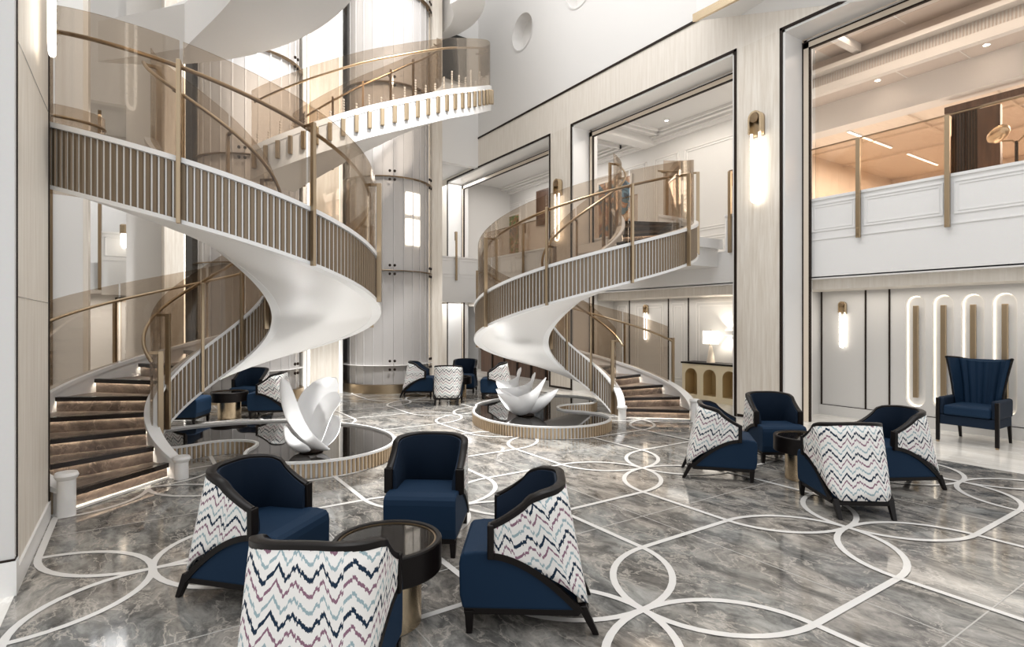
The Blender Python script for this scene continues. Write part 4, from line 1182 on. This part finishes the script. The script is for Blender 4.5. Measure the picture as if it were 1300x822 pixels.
for sx in (1, -1):
    MB().tube([rs[j][0 if sx < 0 else 40] for j in range(13)], .015, 8).build('wing_edge', 'darkwood', wb, smooth=True)
    q = MB(); x0, x1 = sorted((sx * .245, sx * .325)); q.box(x0, x1, -.25, .30, .36, .60); q.build('arm', 'navy', wb, bevel=.03, seg=3)
    q = MB(); x0, x1 = sorted((sx * .29, sx * .335)); q.box(x0, x1, .285, .32, .02, .585); q.build('front_leg', 'darkwood', wb, bevel=.008)
    MB().box(x0 + .006, x1 - .006, .29, .315, 0, .05).build('brass_tip', 'brass', wb)
    x = sx * .27; q = MB(); q.hexa([(x - .014, -.36, 0), (x + .014, -.36, 0), (x + .014, -.33, 0), (x - .014, -.33, 0)], [(x - .022, -.29, .36), (x + .022, -.29, .36), (x + .022, -.245, .36), (x - .022, -.245, .36)]); q.build('rear_leg', 'darkwood', wb)
MB().box(-.25, .25, -.24, .325, .37, .50).build('seat', 'navy2', wb, bevel=.03, seg=3)
MB().box(-.30, .30, -.28, .30, .24, .365).build('seat_frame', 'navy', wb, bevel=.012)

# ------------------------------------------------------------------ light
w = bpy.data.worlds.new('world'); sc.world = w; w.use_nodes = True
bg = w.node_tree.nodes['Background']; bg.inputs[0].default_value = (.985, .99, 1.0, 1); bg.inputs[1].default_value = .72
def area(name, loc, rot, sx, sy, e, col=(1, .995, .985)):
    l = bpy.data.lights.new(name, 'AREA'); l.shape = 'RECTANGLE'; l.size = sx; l.size_y = sy; l.energy = e; l.color = col
    o = bpy.data.objects.new(name, l); COL.objects.link(o); o.location = loc; o.rotation_euler = rot
    return o
area('overhead_fill', (3.6, 6.0, 12.9), (0, 0, 0), 5.5, 11, 430)  # added fill lamp overhead, not a known skylight
area('gallery_light', (10.3, 8.0, 6.4), (0, 0, 0), 1.2, 4.0, 45, (1, .92, .82))
area('gallery_light', (10.3, 13.8, 6.4), (0, 0, 0), 1.2, 5.0, 55, (1, .95, .9))
area('lounge_light', (14.2, 3.5, 5.35), (0, 0, 0), 4.0, 5.0, 330, (1, .95, .88))
area('bay_light', (9.8, 3.2, 6.46), (0, 0, 0), .8, 4.0, 22, (1, .88, .75))
area('recess_light', (9.5, 3.0, 2.08), (0, 0, 0), .5, 4.0, 9, (1, .93, .84))
area('recess_light', (9.5, 8.0, 2.08), (0, 0, 0), .5, 4.0, 9, (1, .93, .84))
area('recess_light', (9.5, 13.8, 2.08), (0, 0, 0), .5, 5.0, 9, (1, .93, .84))
area('rear_light', (8.0, 16.3, 2.2), (0, 0, 0), 2, 1.5, 30); area('rear_light', (-.8, 16.3, 2.2), (0, 0, 0), 2.2, 1.5, 30)
area('rear_light', (8.0, 16.0, 6.1), (0, 0, 0), 2, 2, 40); area('rear_light', (-1, 16.0, 6.1), (0, 0, 0), 2, 2, 40)
def pl(loc, e, col=(1, .87, .70), r=.05):
    l = bpy.data.lights.new('sconce_glow', 'POINT'); l.energy = e; l.color = col; l.shadow_soft_size = r
    o = bpy.data.objects.new('sconce_glow', l); COL.objects.link(o); o.location = loc
pl((9.72, 7.27, 1.29), 4)
def spot(loc, rot, e, ang):
    l = bpy.data.lights.new('washer_beam', 'SPOT'); l.energy = e; l.color = (1, .90, .76); l.spot_size = ang; l.spot_blend = .25; l.shadow_soft_size = .02
    o = bpy.data.objects.new('washer_beam', l); COL.objects.link(o); o.location = loc; o.rotation_euler = rot
def fill_spot(loc, to, e, ang, r=.35, col=(1, .99, .97)):  # added fill lamp, stands for no fixture in the hall
    l = bpy.data.lights.new('fill_spot', 'SPOT'); l.energy = e; l.color = col; l.spot_size = ang; l.spot_blend = .7; l.shadow_soft_size = r
    o = bpy.data.objects.new('fill_spot', l); COL.objects.link(o); o.location = loc
    o.rotation_euler = (Vector(to) - Vector(loc)).to_track_quat('-Z', 'Y').to_euler()
fill_spot((3.6, 8.4, 12.5), (3.6, 8.6, 0), 8000, .80)  # added to brighten the far floor
fill_spot((3.4, 3.0, 12.0), (3.2, 12.6, 3.0), 3800, .60)  # this and the next are added to brighten the lifts and back wall
fill_spot((3.4, 3.0, 12.2), (3.5, 13.0, 8.0), 1500, .60)
for sg, cx in ((-1, 2 * XM - 6.22), (1, 6.22)):          # added fill spots at pool level to brighten the soffits, no real fixtures
    for (du, dv, e) in ((-1.25, -.95, 17), (-1.55, .25, 17), (-.55, -1.0, 13), (-.75, 1.25, 14)):
        fill_spot((cx + sg * du, YC + dv, .17), (cx + sg * (du * .55), YC + dv * .6, 2.4), e, 2.5, .03)
spot((XR - .07, 6.98, 1.45), (PI, .18, 0), 14, 1.7); spot((XR - .07, 6.98, 1.31), (0, -.18, 0), 14, 1.7)

sc.view_settings.view_transform = 'Standard'; sc.view_settings.look = 'None'
sc.view_settings.gamma = 1; sc.view_settings.use_curve_mapping = False
sc.view_settings.exposure = 0.66
sc.cycles.transparent_max_bounces = 32
sc.cycles.max_bounces = 10
sc.cycles.use_denoising = True
sc.cycles.caustics_reflective = False; sc.cycles.caustics_refractive = False
sc.cycles.sample_clamp_indirect = 6
